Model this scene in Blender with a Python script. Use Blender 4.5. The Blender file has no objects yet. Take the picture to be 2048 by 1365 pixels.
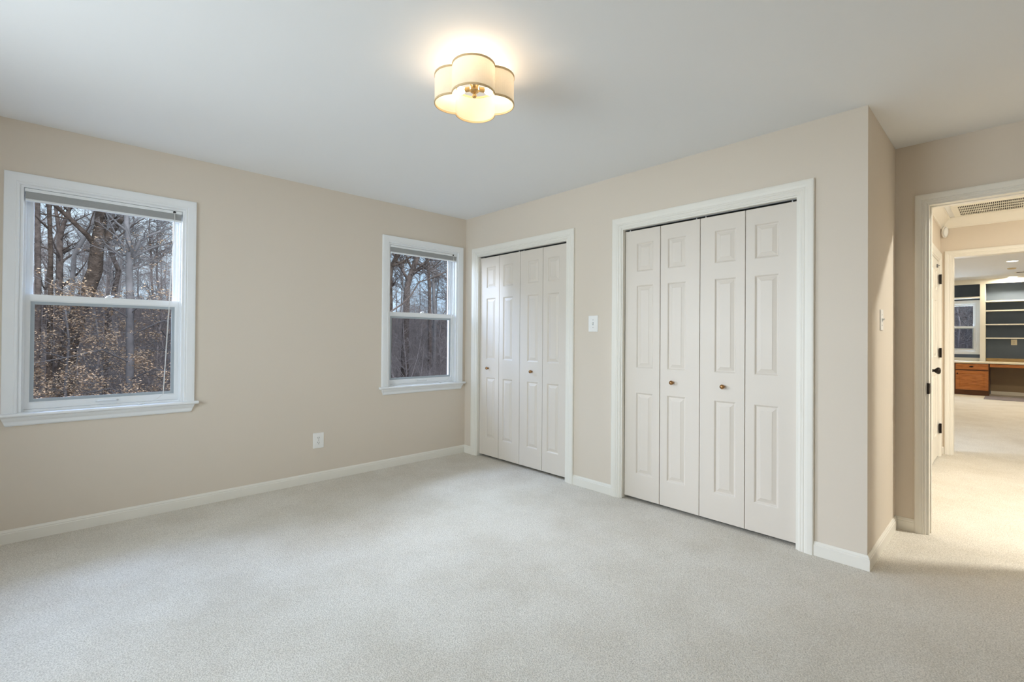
import bpy, bmesh, math, random
from mathutils import Vector, Matrix

# ------------------------------------------------------------------ camera
SC = bpy.context.scene
COL = SC.collection
F_PX, CY_PX = 947.46, 669.56            # focal length and principal row for a 2048 x 1365 frame
YAW, PITCH, ROLL = 0.8142, 0.0075, 0.0076
cam = bpy.data.cameras.new('camera')
cam_o = bpy.data.objects.new('camera', cam)
COL.objects.link(cam_o)
cam.sensor_width = 36.0
cam.sensor_fit = 'HORIZONTAL'
cam.lens = F_PX / 2048 * 36.0
cam.shift_y = -(1365 / 2 - CY_PX) / 2048
cam.clip_start = 0.05
cam.clip_end = 500
fw = Vector((math.cos(YAW) * math.cos(PITCH), math.sin(YAW) * math.cos(PITCH), math.sin(PITCH)))
r0 = Vector((math.sin(YAW), -math.cos(YAW), 0))
u0 = r0.cross(fw)
rt = r0 * math.cos(ROLL) + u0 * math.sin(ROLL)
up = -r0 * math.sin(ROLL) + u0 * math.cos(ROLL)
M = Matrix((rt, up, -fw)).transposed().to_4x4()
M.translation = Vector((-3.0596, -3.9576, 1.1983))
cam_o.matrix_world = M
SC.camera = cam_o

# ------------------------------------------------------------------ view, world, lights
SC.view_settings.view_transform = 'Standard'
SC.view_settings.look = 'None'
SC.view_settings.gamma = 1.0
SC.view_settings.use_curve_mapping = False
SC.view_settings.exposure = 0.2
SC.cycles.use_denoising = True
SC.cycles.max_bounces = 14
SC.cycles.diffuse_bounces = 8
SC.cycles.transparent_max_bounces = 16
SC.cycles.sample_clamp_indirect = 6.0

world = bpy.data.worlds.new('overcast_sky')
SC.world = world
world.use_nodes = True
nt = world.node_tree
nt.nodes.clear()
wo = nt.nodes.new('ShaderNodeOutputWorld')
bg = nt.nodes.new('ShaderNodeBackground')
tc = nt.nodes.new('ShaderNodeTexCoord')
noi = nt.nodes.new('ShaderNodeTexNoise')
noi.inputs['Scale'].default_value = 5.0
noi.inputs['Detail'].default_value = 4.0
ramp = nt.nodes.new('ShaderNodeValToRGB')
ramp.color_ramp.elements[0].position = 0.35
ramp.color_ramp.elements[0].color = (0.50, 0.70, 0.92, 1)
ramp.color_ramp.elements[1].position = 0.65
ramp.color_ramp.elements[1].color = (0.72, 0.84, 0.95, 1)
nt.links.new(tc.outputs['Generated'], noi.inputs['Vector'])
nt.links.new(noi.outputs['Fac'], ramp.inputs['Fac'])
nt.links.new(ramp.outputs['Color'], bg.inputs['Color'])
bg.inputs['Strength'].default_value = 1.15
nt.links.new(bg.outputs['Background'], wo.inputs['Surface'])

DAY = (0.68, 0.84, 1.0)
WARM = (1.0, 0.80, 0.54)


def area(name, loc, target, sx, sy, power, color, spread=180):
    l = bpy.data.lights.new(name, 'AREA')
    l.shape = 'RECTANGLE'
    l.size, l.size_y = sx, sy
    l.energy = power
    l.color = color
    l.spread = math.radians(spread)
    o = bpy.data.objects.new(name, l)
    COL.objects.link(o)
    o.location = loc
    d = Vector(target) - Vector(loc)
    o.rotation_euler = d.to_track_quat('-Z', 'Y').to_euler()
    return o


def point(name, loc, power, color, radius):
    l = bpy.data.lights.new(name, 'POINT')
    l.energy = power
    l.color = color
    l.shadow_soft_size = radius
    o = bpy.data.objects.new(name, l)
    COL.objects.link(o)
    o.location = loc
    return o


# open sky above the yard, through the two windows in view, plus added fill
area('sky_over_large_window', (-2.85, 1.75, 3.55), (-2.75, -1.2, 0.2), 3.2, 2.0, 500, (0.44, 0.62, 1.0))
area('sky_over_small_window', (0.15, 1.9, 3.5), (-0.9, -1.4, 0.2), 2.0, 2.0, 460, (0.66, 0.80, 1.0))
area('north_west_fill', (-5.6, 3.1, 2.65), (-2.85, 0, 1.4), 1.8, 2.1, 770, (0.80, 0.86, 1.0))  # lamp added to throw more light on the closet wall
# added fill lamp outside an invented opening in the unseen west wall
area('west_fill', (-4.5, -1.95, 1.5), (0, -2.1, 1.3), 2.0, 1.4, 38, (0.82, 0.93, 1.0), 130)
# hazy southern sun on the wood (the house keeps it off the north windows)
sun = bpy.data.lights.new('hazy_sun', 'SUN')
sun.energy = 2.7
sun.angle = math.radians(25)
sun.color = (1.0, 0.95, 0.9)
sun_o = bpy.data.objects.new('hazy_sun', sun)
COL.objects.link(sun_o)
sun_o.rotation_euler = Vector((0.0, 0.78, -0.62)).to_track_quat('-Z', 'Y').to_euler()
# ceiling cans of the hall and the far room, plus a cool hall fill
def can(name, loc, power, color, size=0.11):
    o = area(name, loc, (loc[0], loc[1], 0), size, size, power, color)
    o.data.shape = 'DISK'
    return o


can('hall_lamp_and_fill', (1.45, -5.07, 2.488), 62, (1.0, 0.97, 0.88))
can('hall_lamp_and_fill', (2.75, -4.9, 2.488), 6, (0.88, 0.94, 1.0))  # added cool fill to offset the yellow hall, no known lamp here
for cx_ in (6.0, 8.97, 11.88):
    can('can_lamp', (cx_, -3.94, 2.600), 9 if cx_ < 7 else 22, (1.0, 0.84, 0.60))
    can('can_lamp', (cx_, -5.4, 2.600), 12, (1.0, 0.84, 0.60))
area('daylight_far_window', (12.9, -2.99, 1.9), (9.0, -3.6, 0.4), 0.9, 1.2, 100, DAY)


# ------------------------------------------------------------------ materials
def mat(name, color, rough=0.6, metal=0.0, spec=0.4, noise=None, bump=None, emis=None):
    """noise = (scale, amount): soft mottling of the colour; bump = (scale, strength, distance)"""
    m = bpy.data.materials.new(name)
    m.use_nodes = True
    n, l = m.node_tree.nodes, m.node_tree.links
    b = n['Principled BSDF']
    b.inputs['Base Color'].default_value = (*color, 1)
    b.inputs['Roughness'].default_value = rough
    b.inputs['Metallic'].default_value = metal
    b.inputs['Specular IOR Level'].default_value = spec
    if noise or bump:
        t = n.new('ShaderNodeTexCoord')
    if noise:
        x = n.new('ShaderNodeTexNoise')
        x.inputs['Scale'].default_value = noise[0]
        x.inputs['Detail'].default_value = 5
        l.new(t.outputs['Object'], x.inputs['Vector'])
        r = n.new('ShaderNodeValToRGB')
        a = noise[1]
        r.color_ramp.elements[0].position = 0.3
        r.color_ramp.elements[1].position = 0.7
        r.color_ramp.elements[0].color = (*[max(0, c * (1 - a)) for c in color], 1)
        r.color_ramp.elements[1].color = (*[min(1, c * (1 + a)) for c in color], 1)
        l.new(x.outputs['Fac'], r.inputs['Fac'])
        l.new(r.outputs['Color'], b.inputs['Base Color'])
    if bump:
        x = n.new('ShaderNodeTexNoise')
        x.inputs['Scale'].default_value = bump[0]
        x.inputs['Detail'].default_value = 3
        l.new(t.outputs['Object'], x.inputs['Vector'])
        bp_ = n.new('ShaderNodeBump')
        bp_.inputs['Strength'].default_value = bump[1]
        bp_.inputs['Distance'].default_value = bump[2]
        l.new(x.outputs['Fac'], bp_.inputs['Height'])
        l.new(bp_.outputs['Normal'], b.inputs['Normal'])
    if emis:
        b.inputs['Emission Color'].default_value = (*emis[0], 1)
        b.inputs['Emission Strength'].default_value = emis[1]
    return m


def s2l(r, g, b):
    f = lambda c: (c / 255 / 12.92) if c / 255 <= 0.04045 else ((c / 255 + 0.055) / 1.055) ** 2.4
    return (f(r), f(g), f(b))


def carpet_material():
    m = bpy.data.materials.new('cut_pile_carpet')
    m.use_nodes = True
    n, l = m.node_tree.nodes, m.node_tree.links
    b = n['Principled BSDF']
    b.inputs['Roughness'].default_value = 0.95
    b.inputs['Specular IOR Level'].default_value = 0.1
    t = n.new('ShaderNodeTexCoord')
    fine = n.new('ShaderNodeTexNoise')
    fine.inputs['Scale'].default_value = 190
    fine.inputs['Detail'].default_value = 3
    l.new(t.outputs['Object'], fine.inputs['Vector'])
    wide = n.new('ShaderNodeTexNoise')
    wide.inputs['Scale'].default_value = 3.2
    wide.inputs['Detail'].default_value = 6
    wide.inputs['Roughness'].default_value = 0.62
    l.new(t.outputs['Object'], wide.inputs['Vector'])
    r1 = n.new('ShaderNodeValToRGB')
    r1.color_ramp.elements[0].position = 0.28
    r1.color_ramp.elements[1].position = 0.66
    r1.color_ramp.elements[0].color = (*s2l(188, 182, 171), 1)
    r1.color_ramp.elements[1].color = (*s2l(236, 231, 221), 1)
    l.new(fine.outputs['Fac'], r1.inputs['Fac'])
    r2 = n.new('ShaderNodeValToRGB')
    r2.color_ramp.elements[0].position = 0.32
    r2.color_ramp.elements[1].position = 0.62
    r2.color_ramp.elements[0].color = (0.90, 0.885, 0.86, 1)
    r2.color_ramp.elements[1].color = (1, 1, 1, 1)
    l.new(wide.outputs['Fac'], r2.inputs['Fac'])
    mx = n.new('ShaderNodeMix')
    mx.data_type = 'RGBA'
    mx.blend_type = 'MULTIPLY'
    mx.inputs['Factor'].default_value = 1.0
    l.new(r1.outputs['Color'], mx.inputs['A'])
    l.new(r2.outputs['Color'], mx.inputs['B'])
    l.new(mx.outputs['Result'], b.inputs['Base Color'])
    bp_ = n.new('ShaderNodeBump')
    bp_.inputs['Strength'].default_value = 0.7
    bp_.inputs['Distance'].default_value = 0.006
    l.new(fine.outputs['Fac'], bp_.inputs['Height'])
    l.new(bp_.outputs['Normal'], b.inputs['Normal'])
    return m


def glass_material(name, tint):
    m = bpy.data.materials.new(name)
    m.use_nodes = True
    n, l = m.node_tree.nodes, m.node_tree.links
    n.clear()
    o = n.new('ShaderNodeOutputMaterial')
    tr = n.new('ShaderNodeBsdfTransparent')
    tr.inputs['Color'].default_value = (*tint, 1)
    gl = n.new('ShaderNodeBsdfGlossy')
    gl.inputs['Roughness'].default_value = 0.02
    fr = n.new('ShaderNodeFresnel')
    fr.inputs['IOR'].default_value = 1.2
    mx = n.new('ShaderNodeMixShader')
    l.new(fr.outputs['Fac'], mx.inputs['Fac'])
    l.new(tr.outputs['BSDF'], mx.inputs[1])
    l.new(gl.outputs['BSDF'], mx.inputs[2])
    l.new(mx.outputs['Shader'], o.inputs['Surface'])
    return m


def fabric_shade_material(name, color, trans):
    m = bpy.data.materials.new(name)
    m.use_nodes = True
    n, l = m.node_tree.nodes, m.node_tree.links
    n.clear()
    o = n.new('ShaderNodeOutputMaterial')
    d = n.new('ShaderNodeBsdfDiffuse')
    t = n.new('ShaderNodeBsdfTranslucent')
    tc_ = n.new('ShaderNodeTexCoord')
    w = n.new('ShaderNodeTexNoise')
    w.inputs['Scale'].default_value = 120
    l.new(tc_.outputs['Object'], w.inputs['Vector'])
    r = n.new('ShaderNodeValToRGB')
    r.color_ramp.elements[0].color = (*[c * 0.93 for c in color], 1)
    r.color_ramp.elements[1].color = (*color, 1)
    l.new(w.outputs['Fac'], r.inputs['Fac'])
    l.new(r.outputs['Color'], d.inputs['Color'])
    l.new(r.outputs['Color'], t.inputs['Color'])
    mx = n.new('ShaderNodeMixShader')
    mx.inputs['Fac'].default_value = trans
    l.new(d.outputs['BSDF'], mx.inputs[1])
    l.new(t.outputs['BSDF'], mx.inputs[2])
    l.new(mx.outputs['Shader'], o.inputs['Surface'])
    return m


def wood_material(name, c0, c1):
    m = bpy.data.materials.new(name)
    m.use_nodes = True
    n, l = m.node_tree.nodes, m.node_tree.links
    b = n['Principled BSDF']
    b.inputs['Roughness'].default_value = 0.4
    t = n.new('ShaderNodeTexCoord')
    mp = n.new('ShaderNodeMapping')
    mp.inputs['Scale'].default_value = (3, 3, 22)
    x = n.new('ShaderNodeTexNoise')
    x.inputs['Scale'].default_value = 2.5
    x.inputs['Detail'].default_value = 6
    l.new(t.outputs['Object'], mp.inputs['Vector'])
    l.new(mp.outputs['Vector'], x.inputs['Vector'])
    r = n.new('ShaderNodeValToRGB')
    r.color_ramp.elements[0].position = 0.3
    r.color_ramp.elements[1].position = 0.7
    r.color_ramp.elements[0].color = (*c0, 1)
    r.color_ramp.elements[1].color = (*c1, 1)
    l.new(x.outputs['Fac'], r.inputs['Fac'])
    l.new(r.outputs['Color'], b.inputs['Base Color'])
    return m


M_WALL = mat('beige_wall_paint', s2l(219, 209, 195), 0.75, spec=0.25, bump=(260, 0.06, 0.002))
M_CEIL = mat('flat_white_ceiling_paint', s2l(234, 236, 237), 0.85, spec=0.15, bump=(220, 0.05, 0.002))
M_TRIM = mat('semi_gloss_white_trim', s2l(233, 230, 221), 0.42, spec=0.4, noise=(4, 0.012))
M_WINT = mat('white_window_vinyl', s2l(236, 239, 241), 0.4, spec=0.4, noise=(4, 0.01))
M_DOOR = mat('moulded_door_paint', s2l(219, 211, 200), 0.42, spec=0.4, bump=(90, 0.04, 0.001))
M_CARPET = carpet_material()
M_GLASS = glass_material('window_glass', (0.97, 0.985, 0.99))
M_SCREEN = glass_material('screened_window_glass', (0.74, 0.75, 0.77))
M_SHADOW_BEZEL = mat('grey_shadow_and_bezel', s2l(168, 177, 183), 0.6, noise=(12, 0.03))  # grey holds the sash recess's shadow and reflection; also colours the switch bezel
M_SLAT = mat('grey_aluminium_slats', s2l(182, 184, 184), 0.45, spec=0.3, noise=(10, 0.03))
M_RAIL = mat('blind_rail_white', s2l(232, 236, 238), 0.45, noise=(10, 0.01))
M_CORD = mat('white_cord', s2l(228, 228, 226), 0.7, noise=(60, 0.03))
M_PLATE = mat('white_switch_plate', s2l(240, 240, 238), 0.35, noise=(30, 0.01))
M_SLOT = mat('dark_slot', s2l(38, 36, 34), 0.7, noise=(30, 0.05))
M_BRASS = mat('antique_brass', s2l(170, 128, 84), 0.32, metal=0.9, noise=(60, 0.12))
M_GOLD = mat('soft_gold_metal', s2l(214, 184, 130), 0.3, metal=0.85, noise=(40, 0.05))
M_BRONZE = mat('oil_rubbed_bronze', s2l(40, 34, 30), 0.42, metal=0.6, noise=(50, 0.15))
M_STEEL = mat('grey_track_steel', s2l(120, 122, 124), 0.45, metal=0.6, noise=(20, 0.05))
M_SHADE = fabric_shade_material('cream_fabric_shade', (0.85, 0.78, 0.64), 0.27)
M_SHADETRIM = mat('gold_shade_trim', s2l(205, 180, 138), 0.6, noise=(80, 0.05))
M_BULB = mat('lit_frosted_bulb', (1, 0.95, 0.85), 0.4, emis=((1.0, 0.86, 0.62), 9.0), noise=(5, 0.01))
M_CAN = mat('lit_can_lens', (1, 1, 1), 0.4, emis=((1.0, 0.93, 0.80), 6.0), noise=(5, 0.01))
M_CHERRY = wood_material('stained_cherry_cabinet', s2l(154, 90, 38), s2l(198, 128, 64))
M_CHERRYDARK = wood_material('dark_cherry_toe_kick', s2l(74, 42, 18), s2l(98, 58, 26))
M_TANWOOD = wood_material('honey_wood_strip', s2l(176, 148, 100), s2l(206, 178, 128))
M_NAVY = mat('slate_blue_paint', s2l(86, 99, 117), 0.7, noise=(3, 0.05))
M_TAUPE = mat('taupe_kneehole_paint', s2l(150, 132, 110), 0.8, noise=(4, 0.03))
M_COUNTER = mat('cream_laminate', s2l(236, 228, 208), 0.4, noise=(40, 0.02))
M_SHELF = mat('cream_shelf_paint', s2l(236, 234, 224), 0.45, noise=(6, 0.01))
M_MAT = mat('grey_woven_mat', s2l(132, 126, 132), 0.9, noise=(40, 0.15), bump=(200, 0.4, 0.003))
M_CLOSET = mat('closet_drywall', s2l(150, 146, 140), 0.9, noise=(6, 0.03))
M_DISC = mat('tan_plastic', s2l(216, 198, 160), 0.6, noise=(20, 0.03))
M_BARK = mat('grey_brown_bark', s2l(104, 94, 90), 0.95, spec=0.1, noise=(9, 0.4), bump=(30, 0.7, 0.03))
M_BARKDARK = mat('dark_furrowed_bark', s2l(86, 76, 70), 0.95, spec=0.1, noise=(7, 0.45), bump=(22, 0.9, 0.05))
M_BEECH = mat('smooth_beech_bark', s2l(124, 122, 124), 0.85, spec=0.15, noise=(6, 0.25), bump=(14, 0.2, 0.01))
M_TWIG = mat('pale_twig_bark', s2l(150, 142, 142), 0.9, spec=0.1, noise=(5, 0.3))
M_LEAF = mat('dry_beech_leaf', s2l(205, 178, 150), 0.75, spec=0.15, noise=(2.3, 0.3))
M_GROUND = mat('woodland_leaf_litter', s2l(112, 99, 94), 1.0, spec=0.05, noise=(3.5, 0.4), bump=(6, 0.8, 0.08))
M_SIDING = mat('exterior_siding', s2l(190, 186, 178), 0.8, noise=(4, 0.03))


# ------------------------------------------------------------------ mesh helpers
class MB:
    """collects vertices and faces of ONE mesh, in world coordinates"""

    def __init__(self):
        self.v, self.f, self.mi = [], [], []
        self.cur = 0

    def face(self, pts, mi=None):
        i = len(self.v)
        self.v += [tuple(p) for p in pts]
        self.f.append(tuple(range(i, i + len(pts))))
        self.mi.append(self.cur if mi is None else mi)

    def add(self, verts, faces):
        i = len(self.v)
        self.v += [tuple(p) for p in verts]
        for f in faces:
            self.f.append(tuple(i + k for k in f))
            self.mi.append(self.cur)

    def box(self, x0, x1, y0, y1, z0, z1):
        x0, x1 = min(x0, x1), max(x0, x1)
        y0, y1 = min(y0, y1), max(y0, y1)
        z0, z1 = min(z0, z1), max(z0, z1)
        p = [(x, y, z) for z in (z0, z1) for y in (y0, y1) for x in (x0, x1)]
        self.add(p, [(0, 2, 3, 1), (4, 5, 7, 6), (0, 1, 5, 4), (2, 6, 7, 3), (0, 4, 6, 2), (1, 3, 7, 5)])

    def prism(self, a, b):
        """two matching outlines -> closed solid"""
        n = len(a)
        self.add(list(a) + list(b), [tuple(range(n - 1, -1, -1)), tuple(range(n, 2 * n))] +
                 [(i, (i + 1) % n, n + (i + 1) % n, n + i) for i in range(n)])

    def tube(self, pts, radii, sides=8, cap=True):
        pts = [Vector(p) for p in pts]
        n = len(pts)
        rings = []
        ref = None
        for i in range(n):
            t = (pts[min(i + 1, n - 1)] - pts[max(i - 1, 0)])
            if t.length < 1e-9:
                t = Vector((0, 0, 1))
            t.normalize()
            if ref is None:
                ref = Vector((1, 0, 0)) if abs(t.x) < 0.8 else Vector((0, 1, 0))
            a = (ref - t * ref.dot(t))
            if a.length < 1e-6:
                a = t.orthogonal()
            a.normalize()
            ref = a
            b = t.cross(a)
            r = radii[i] if isinstance(radii, (list, tuple)) else radii
            rings.append([pts[i] + (a * math.cos(2 * math.pi * k / sides) + b * math.sin(2 * math.pi * k / sides)) * r for k in range(sides)])
        vs = [tuple(p) for ring in rings for p in ring]
        fs = []
        for i in range(n - 1):
            for k in range(sides):
                fs.append((i * sides + k, i * sides + (k + 1) % sides, (i + 1) * sides + (k + 1) % sides, (i + 1) * sides + k))
        if cap:
            fs.append(tuple(range(sides - 1, -1, -1)))
            fs.append(tuple((n - 1) * sides + k for k in range(sides)))
        self.add(vs, fs)

    def lathe(self, prof, center, axis, sides=20, phase=0.0):
        """prof = [(radius, distance along axis)]"""
        ax = Vector(axis).normalized()
        a = ax.orthogonal().normalized()
        b = ax.cross(a)
        c = Vector(center)
        vs, fs = [], []
        for r, h in prof:
            for k in range(sides):
                t = 2 * math.pi * k / sides + phase
                vs.append(c + ax * h + (a * math.cos(t) + b * math.sin(t)) * max(r, 1e-5))
        for i in range(len(prof) - 1):
            for k in range(sides):
                fs.append((i * sides + k, i * sides + (k + 1) % sides, (i + 1) * sides + (k + 1) % sides, (i + 1) * sides + k))
        fs.append(tuple(range(sides - 1, -1, -1)))
        fs.append(tuple((len(prof) - 1) * sides + k for k in range(sides)))
        self.add(vs, fs)

    def build(self, name, material, parent=None, origin=None, smooth=False, bevel=0.0, recalc=True, merge=True):
        me = bpy.data.meshes.new(name)
        if origin is None:
            if parent is not None:
                origin = parent_origin(parent)
            else:
                n = len(self.v)
                lo = [min(p[i] for p in self.v) for i in range(3)]
                hi = [max(p[i] for p in self.v) for i in range(3)]
                origin = ((lo[0] + hi[0]) / 2, (lo[1] + hi[1]) / 2, lo[2])
        ox, oy, oz = origin
        me.from_pydata([(x - ox, y - oy, z - oz) for x, y, z in self.v], [], self.f)
        mats = material if isinstance(material, (list, tuple)) else [material]
        for m_ in mats:
            me.materials.append(m_)
        if any(self.mi):
            me.polygons.foreach_set('material_index', self.mi)
        if recalc or merge:
            b = bmesh.new()
            b.from_mesh(me)
            if merge:
                bmesh.ops.remove_doubles(b, verts=b.verts, dist=1e-5)
            if recalc:
                bmesh.ops.recalc_face_normals(b, faces=b.faces)
            b.to_mesh(me)
            b.free()
        if smooth:
            me.polygons.foreach_set('use_smooth', [True] * len(me.polygons))
        me.update()
        o = bpy.data.objects.new(name, me)
        COL.objects.link(o)
        if parent is None:
            o.location = origin
            WORLD_AT[o.name] = tuple(origin)
        else:
            po = parent_origin(parent)
            o.parent = parent
            o.location = (ox - po[0], oy - po[1], oz - po[2])
            WORLD_AT[o.name] = tuple(origin)
        if bevel:
            md = o.modifiers.new('edge_softening', 'BEVEL')
            md.width = bevel
            md.segments = 2
            md.limit_method = 'ANGLE'
        return o


WORLD_AT = {}


def parent_origin(p):
    return WORLD_AT[p.name]


def empty(name, loc):
    o = bpy.data.objects.new(name, None)
    o.empty_display_size = 0.1
    COL.objects.link(o)
    o.location = loc
    WORLD_AT[o.name] = tuple(loc)
    return o


def tag(o, label, cat, group=None, kind=None):
    o['label'] = label
    o['category'] = cat
    if group:
        o['group'] = group
    if kind:
        o['kind'] = kind
    return o


def struct(o, label, cat):
    return tag(o, label, cat, kind='structure')


def plane_map(axis, const, sign):
    """(u, v, d) -> world; d grows out of the wall face towards the viewer's side.
    axis 'y': u = x ; axis 'x': u = y ; axis 'z': u = x, v = y"""
    if axis == 'y':
        return lambda u, v, d: (u, const + sign * d, v)
    if axis == 'x':
        return lambda u, v, d: (const + sign * d, u, v)
    return lambda u, v, d: (u, v, const + sign * d)


def wall(name, axis, const, sign, thick, u0, u1, v0, v1, holes, label, material=None, extra=None):
    """solid wall slab with rectangular holes; face at const, body behind it"""
    mp = plane_map(axis, const, sign)
    us = sorted({u0, u1} | {h[0] for h in holes} | {h[1] for h in holes})
    vs = sorted({v0, v1} | {h[2] for h in holes} | {h[3] for h in holes})
    us = [u for u in us if u0 <= u <= u1]
    vs = [v for v in vs if v0 <= v <= v1]
    ins = lambda u, v: any(h[0] < u < h[1] and h[2] < v < h[3] for h in holes)
    m = MB()
    nu, nv = len(us) - 1, len(vs) - 1
    solid = [[not ins((us[i] + us[i + 1]) / 2, (vs[j] + vs[j + 1]) / 2) for j in range(nv)] for i in range(nu)]
    ok = lambda i, j: 0 <= i < nu and 0 <= j < nv and solid[i][j]
    for i in range(nu):
        for j in range(nv):
            if not solid[i][j]:
                continue
            a, b, c, d = us[i], us[i + 1], vs[j], vs[j + 1]
            m.face([mp(a, c, 0), mp(b, c, 0), mp(b, d, 0), mp(a, d, 0)])
            m.face([mp(a, c, -thick), mp(a, d, -thick), mp(b, d, -thick), mp(b, c, -thick)])
            if not ok(i - 1, j):
                m.face([mp(a, c, 0), mp(a, d, 0), mp(a, d, -thick), mp(a, c, -thick)])
            if not ok(i + 1, j):
                m.face([mp(b, c, 0), mp(b, c, -thick), mp(b, d, -thick), mp(b, d, 0)])
            if not ok(i, j - 1):
                m.face([mp(a, c, 0), mp(a, c, -thick), mp(b, c, -thick), mp(b, c, 0)])
            if not ok(i, j + 1):
                m.face([mp(a, d, 0), mp(b, d, 0), mp(b, d, -thick), mp(a, d, -thick)])
    return struct(m.build(name, material or M_WALL), label, 'wall')


def casing(m, mp, u0, u1, v0, v1, prof, closed=False):
    """mitred trim round an opening. u0,u1,v1 are the OUTER edges, prof = [(w from outer edge, d)]"""
    loops = []
    for w, d in prof:
        if closed:
            loops.append([mp(u0 + w, v0 + w, d), mp(u0 + w, v1 - w, d), mp(u1 - w, v1 - w, d), mp(u1 - w, v0 + w, d)])
        else:
            loops.append([mp(u0 + w, v0, d), mp(u0 + w, v1 - w, d), mp(u1 - w, v1 - w, d), mp(u1 - w, v0, d)])
    n = 4 if closed else 3
    for a, b in zip(loops, loops[1:]):
        for k in range(n):
            m.face([a[k], a[(k + 1) % 4], b[(k + 1) % 4], b[k]])
    if closed:
        for k in range(4):
            m.face([loops[0][k], loops[-1][k], loops[-1][(k + 1) % 4], loops[0][(k + 1) % 4]])
    else:
        for k in range(3):
            m.face([loops[0][k], loops[-1][k], loops[-1][k + 1], loops[0][k + 1]])
        m.face([lp[0] for lp in loops])
        m.face([lp[3] for lp in loops][::-1])


def extrude_profile(m, mp, prof, ua, ub, mitre_a=0.0, mitre_b=0.0):
    """prof = [(d, v)] closed outline run from u=ua to u=ub; mitre shifts the end by mitre*d"""
    a = [mp(ua + mitre_a * d, v, d) for d, v in prof]
    b = [mp(ub + mitre_b * d, v, d) for d, v in prof]
    m.prism(a, b)


def panel_slab(m, mp, u0, u1, v0, v1, thick, panels, rings):
    """door leaf or cabinet door: flat face at d=0 with sunken / raised panels, body behind"""
    us = sorted({u0, u1} | {p[0] for p in panels} | {p[1] for p in panels})
    vs = sorted({v0, v1} | {p[2] for p in panels} | {p[3] for p in panels})
    ins = lambda u, v: any(p[0] < u < p[1] and p[2] < v < p[3] for p in panels)
    for a, b in zip(us, us[1:]):
        for c, d in zip(vs, vs[1:]):
            if not ins((a + b) / 2, (c + d) / 2):
                m.face([mp(a, c, 0), mp(b, c, 0), mp(b, d, 0), mp(a, d, 0)])
    for (a, b, c, d) in panels:
        prev = [(a, c), (b, c), (b, d), (a, d)]
        pd = 0.0
        for w, dep in rings:
            cur = [(a + w, c + w), (b - w, c + w), (b - w, d - w), (a + w, d - w)]
            for k in range(4):
                p, q = prev[k], prev[(k + 1) % 4]
                r, s = cur[(k + 1) % 4], cur[k]
                m.face([mp(*p, pd), mp(*q, pd), mp(*r, dep), mp(*s, dep)])
            prev, pd = cur, dep
        m.face([mp(*p, pd) for p in prev])
    m.face([mp(u0, v0, -thick), mp(u0, v1, -thick), mp(u1, v1, -thick), mp(u1, v0, -thick)])
    for c in range(len(us) - 1):
        for vv in (v0, v1):
            m.face([mp(us[c], vv, 0), mp(us[c + 1], vv, 0), mp(us[c + 1], vv, -thick), mp(us[c], vv, -thick)])
    for c in range(len(vs) - 1):
        for uu in (u0, u1):
            m.face([mp(uu, vs[c], 0), mp(uu, vs[c + 1], 0), mp(uu, vs[c + 1], -thick), mp(uu, vs[c], -thick)])


# ------------------------------------------------------------------ dimensions
H = 2.44                 # bedroom ceiling
L = 3.432                # length of the closet wall
D = 0.8357               # depth of the entry nook
XW, YS = -4.2, -5.2      # unseen west and south walls
XE = 3.76                # far wall of the hall
HH = 2.50                # hall ceiling
XO = 12.32               # far wall of the far room
HO = 2.615               # far room ceiling

# window openings: x0, x1, z0, z1
W1 = (-3.255, -2.460, 0.742, 2.070)
W2 = (-0.894, -0.108, 0.742, 2.070)
# closet openings: y0 (far end from the corner) , y1
C1 = (-1.390, -0.199)
C2 = (-3.112, -1.921)
CT = 2.034

# ------------------------------------------------------------------ floor and ceilings
m = MB()
m.box(XW - 0.2, XO + 0.2, -6.7, 0.16, -0.12, 0.0)
struct(m.build('floor', M_CARPET), 'pale cut pile carpet running from bedroom through hall to far room', 'floor')
m = MB()
m.box(XW - 0.2, D + 0.06, YS - 0.2, 0.16, H, H + 0.2)
struct(m.build('ceiling', M_CEIL), 'flat white bedroom ceiling around the gold ceiling light', 'ceiling')
m = MB()
m.box(D + 0.061, XE + 0.06, -6.5, -3.3, HH, HH + 0.14)
struct(m.build('ceiling_hall', M_CEIL), 'hall ceiling holding the return grille', 'ceiling')
m = MB()
m.box(XE + 0.061, XO + 0.2, -6.7, -1.2, HO, HO + 0.1)
struct(m.build('ceiling_far', M_CEIL), 'ceiling of the far room with round can lights', 'ceiling')

# ------------------------------------------------------------------ walls
wall('wall_north', 'y', 0.0, -1, 0.16, XW - 0.16, D + 0.1, 0.0, H,
     [(W1[0], W1[1], W1[2] - 0.02, W1[3]), (W2[0], W2[1], W2[2] - 0.02, W2[3])], 'beige window wall with two white double-hung windows')
wall('wall_east', 'x', 0.0, -1, 0.10, -L, -0.0005, 0.0, H,
     [(C1[0], C1[1], -1, CT), (C2[0], C2[1], -1, CT)], 'beige wall holding the two bifold closets')
wall('wall_alcove', 'y', -L, -1, 0.10, 0.1005, D, 0.0, H, [], 'narrow beige return wall beside the entry doorway')
EY0, EY1, ET = -4.430, -3.589, 2.053       # entry doorway
wall('wall_entry', 'x', D, -1, 0.115, YS - 0.16, -L + 0.1, 0.0, HH + 0.1, [(EY0, EY1, -1, ET)], 'shaded beige wall around the entry doorway')
# walls behind the camera, the west one with an opening added for the fill light
wall('wall_west', 'x', XW, 1, 0.12, YS - 0.16, -0.0005, 0.0, H, [(-2.9, -1.0, 0.85, 2.15)], 'beige west wall behind the camera')
wall('wall_south', 'y', YS, 1, 0.12, XW, D, 0.0, H, [], 'beige south wall behind the camera')
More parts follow.
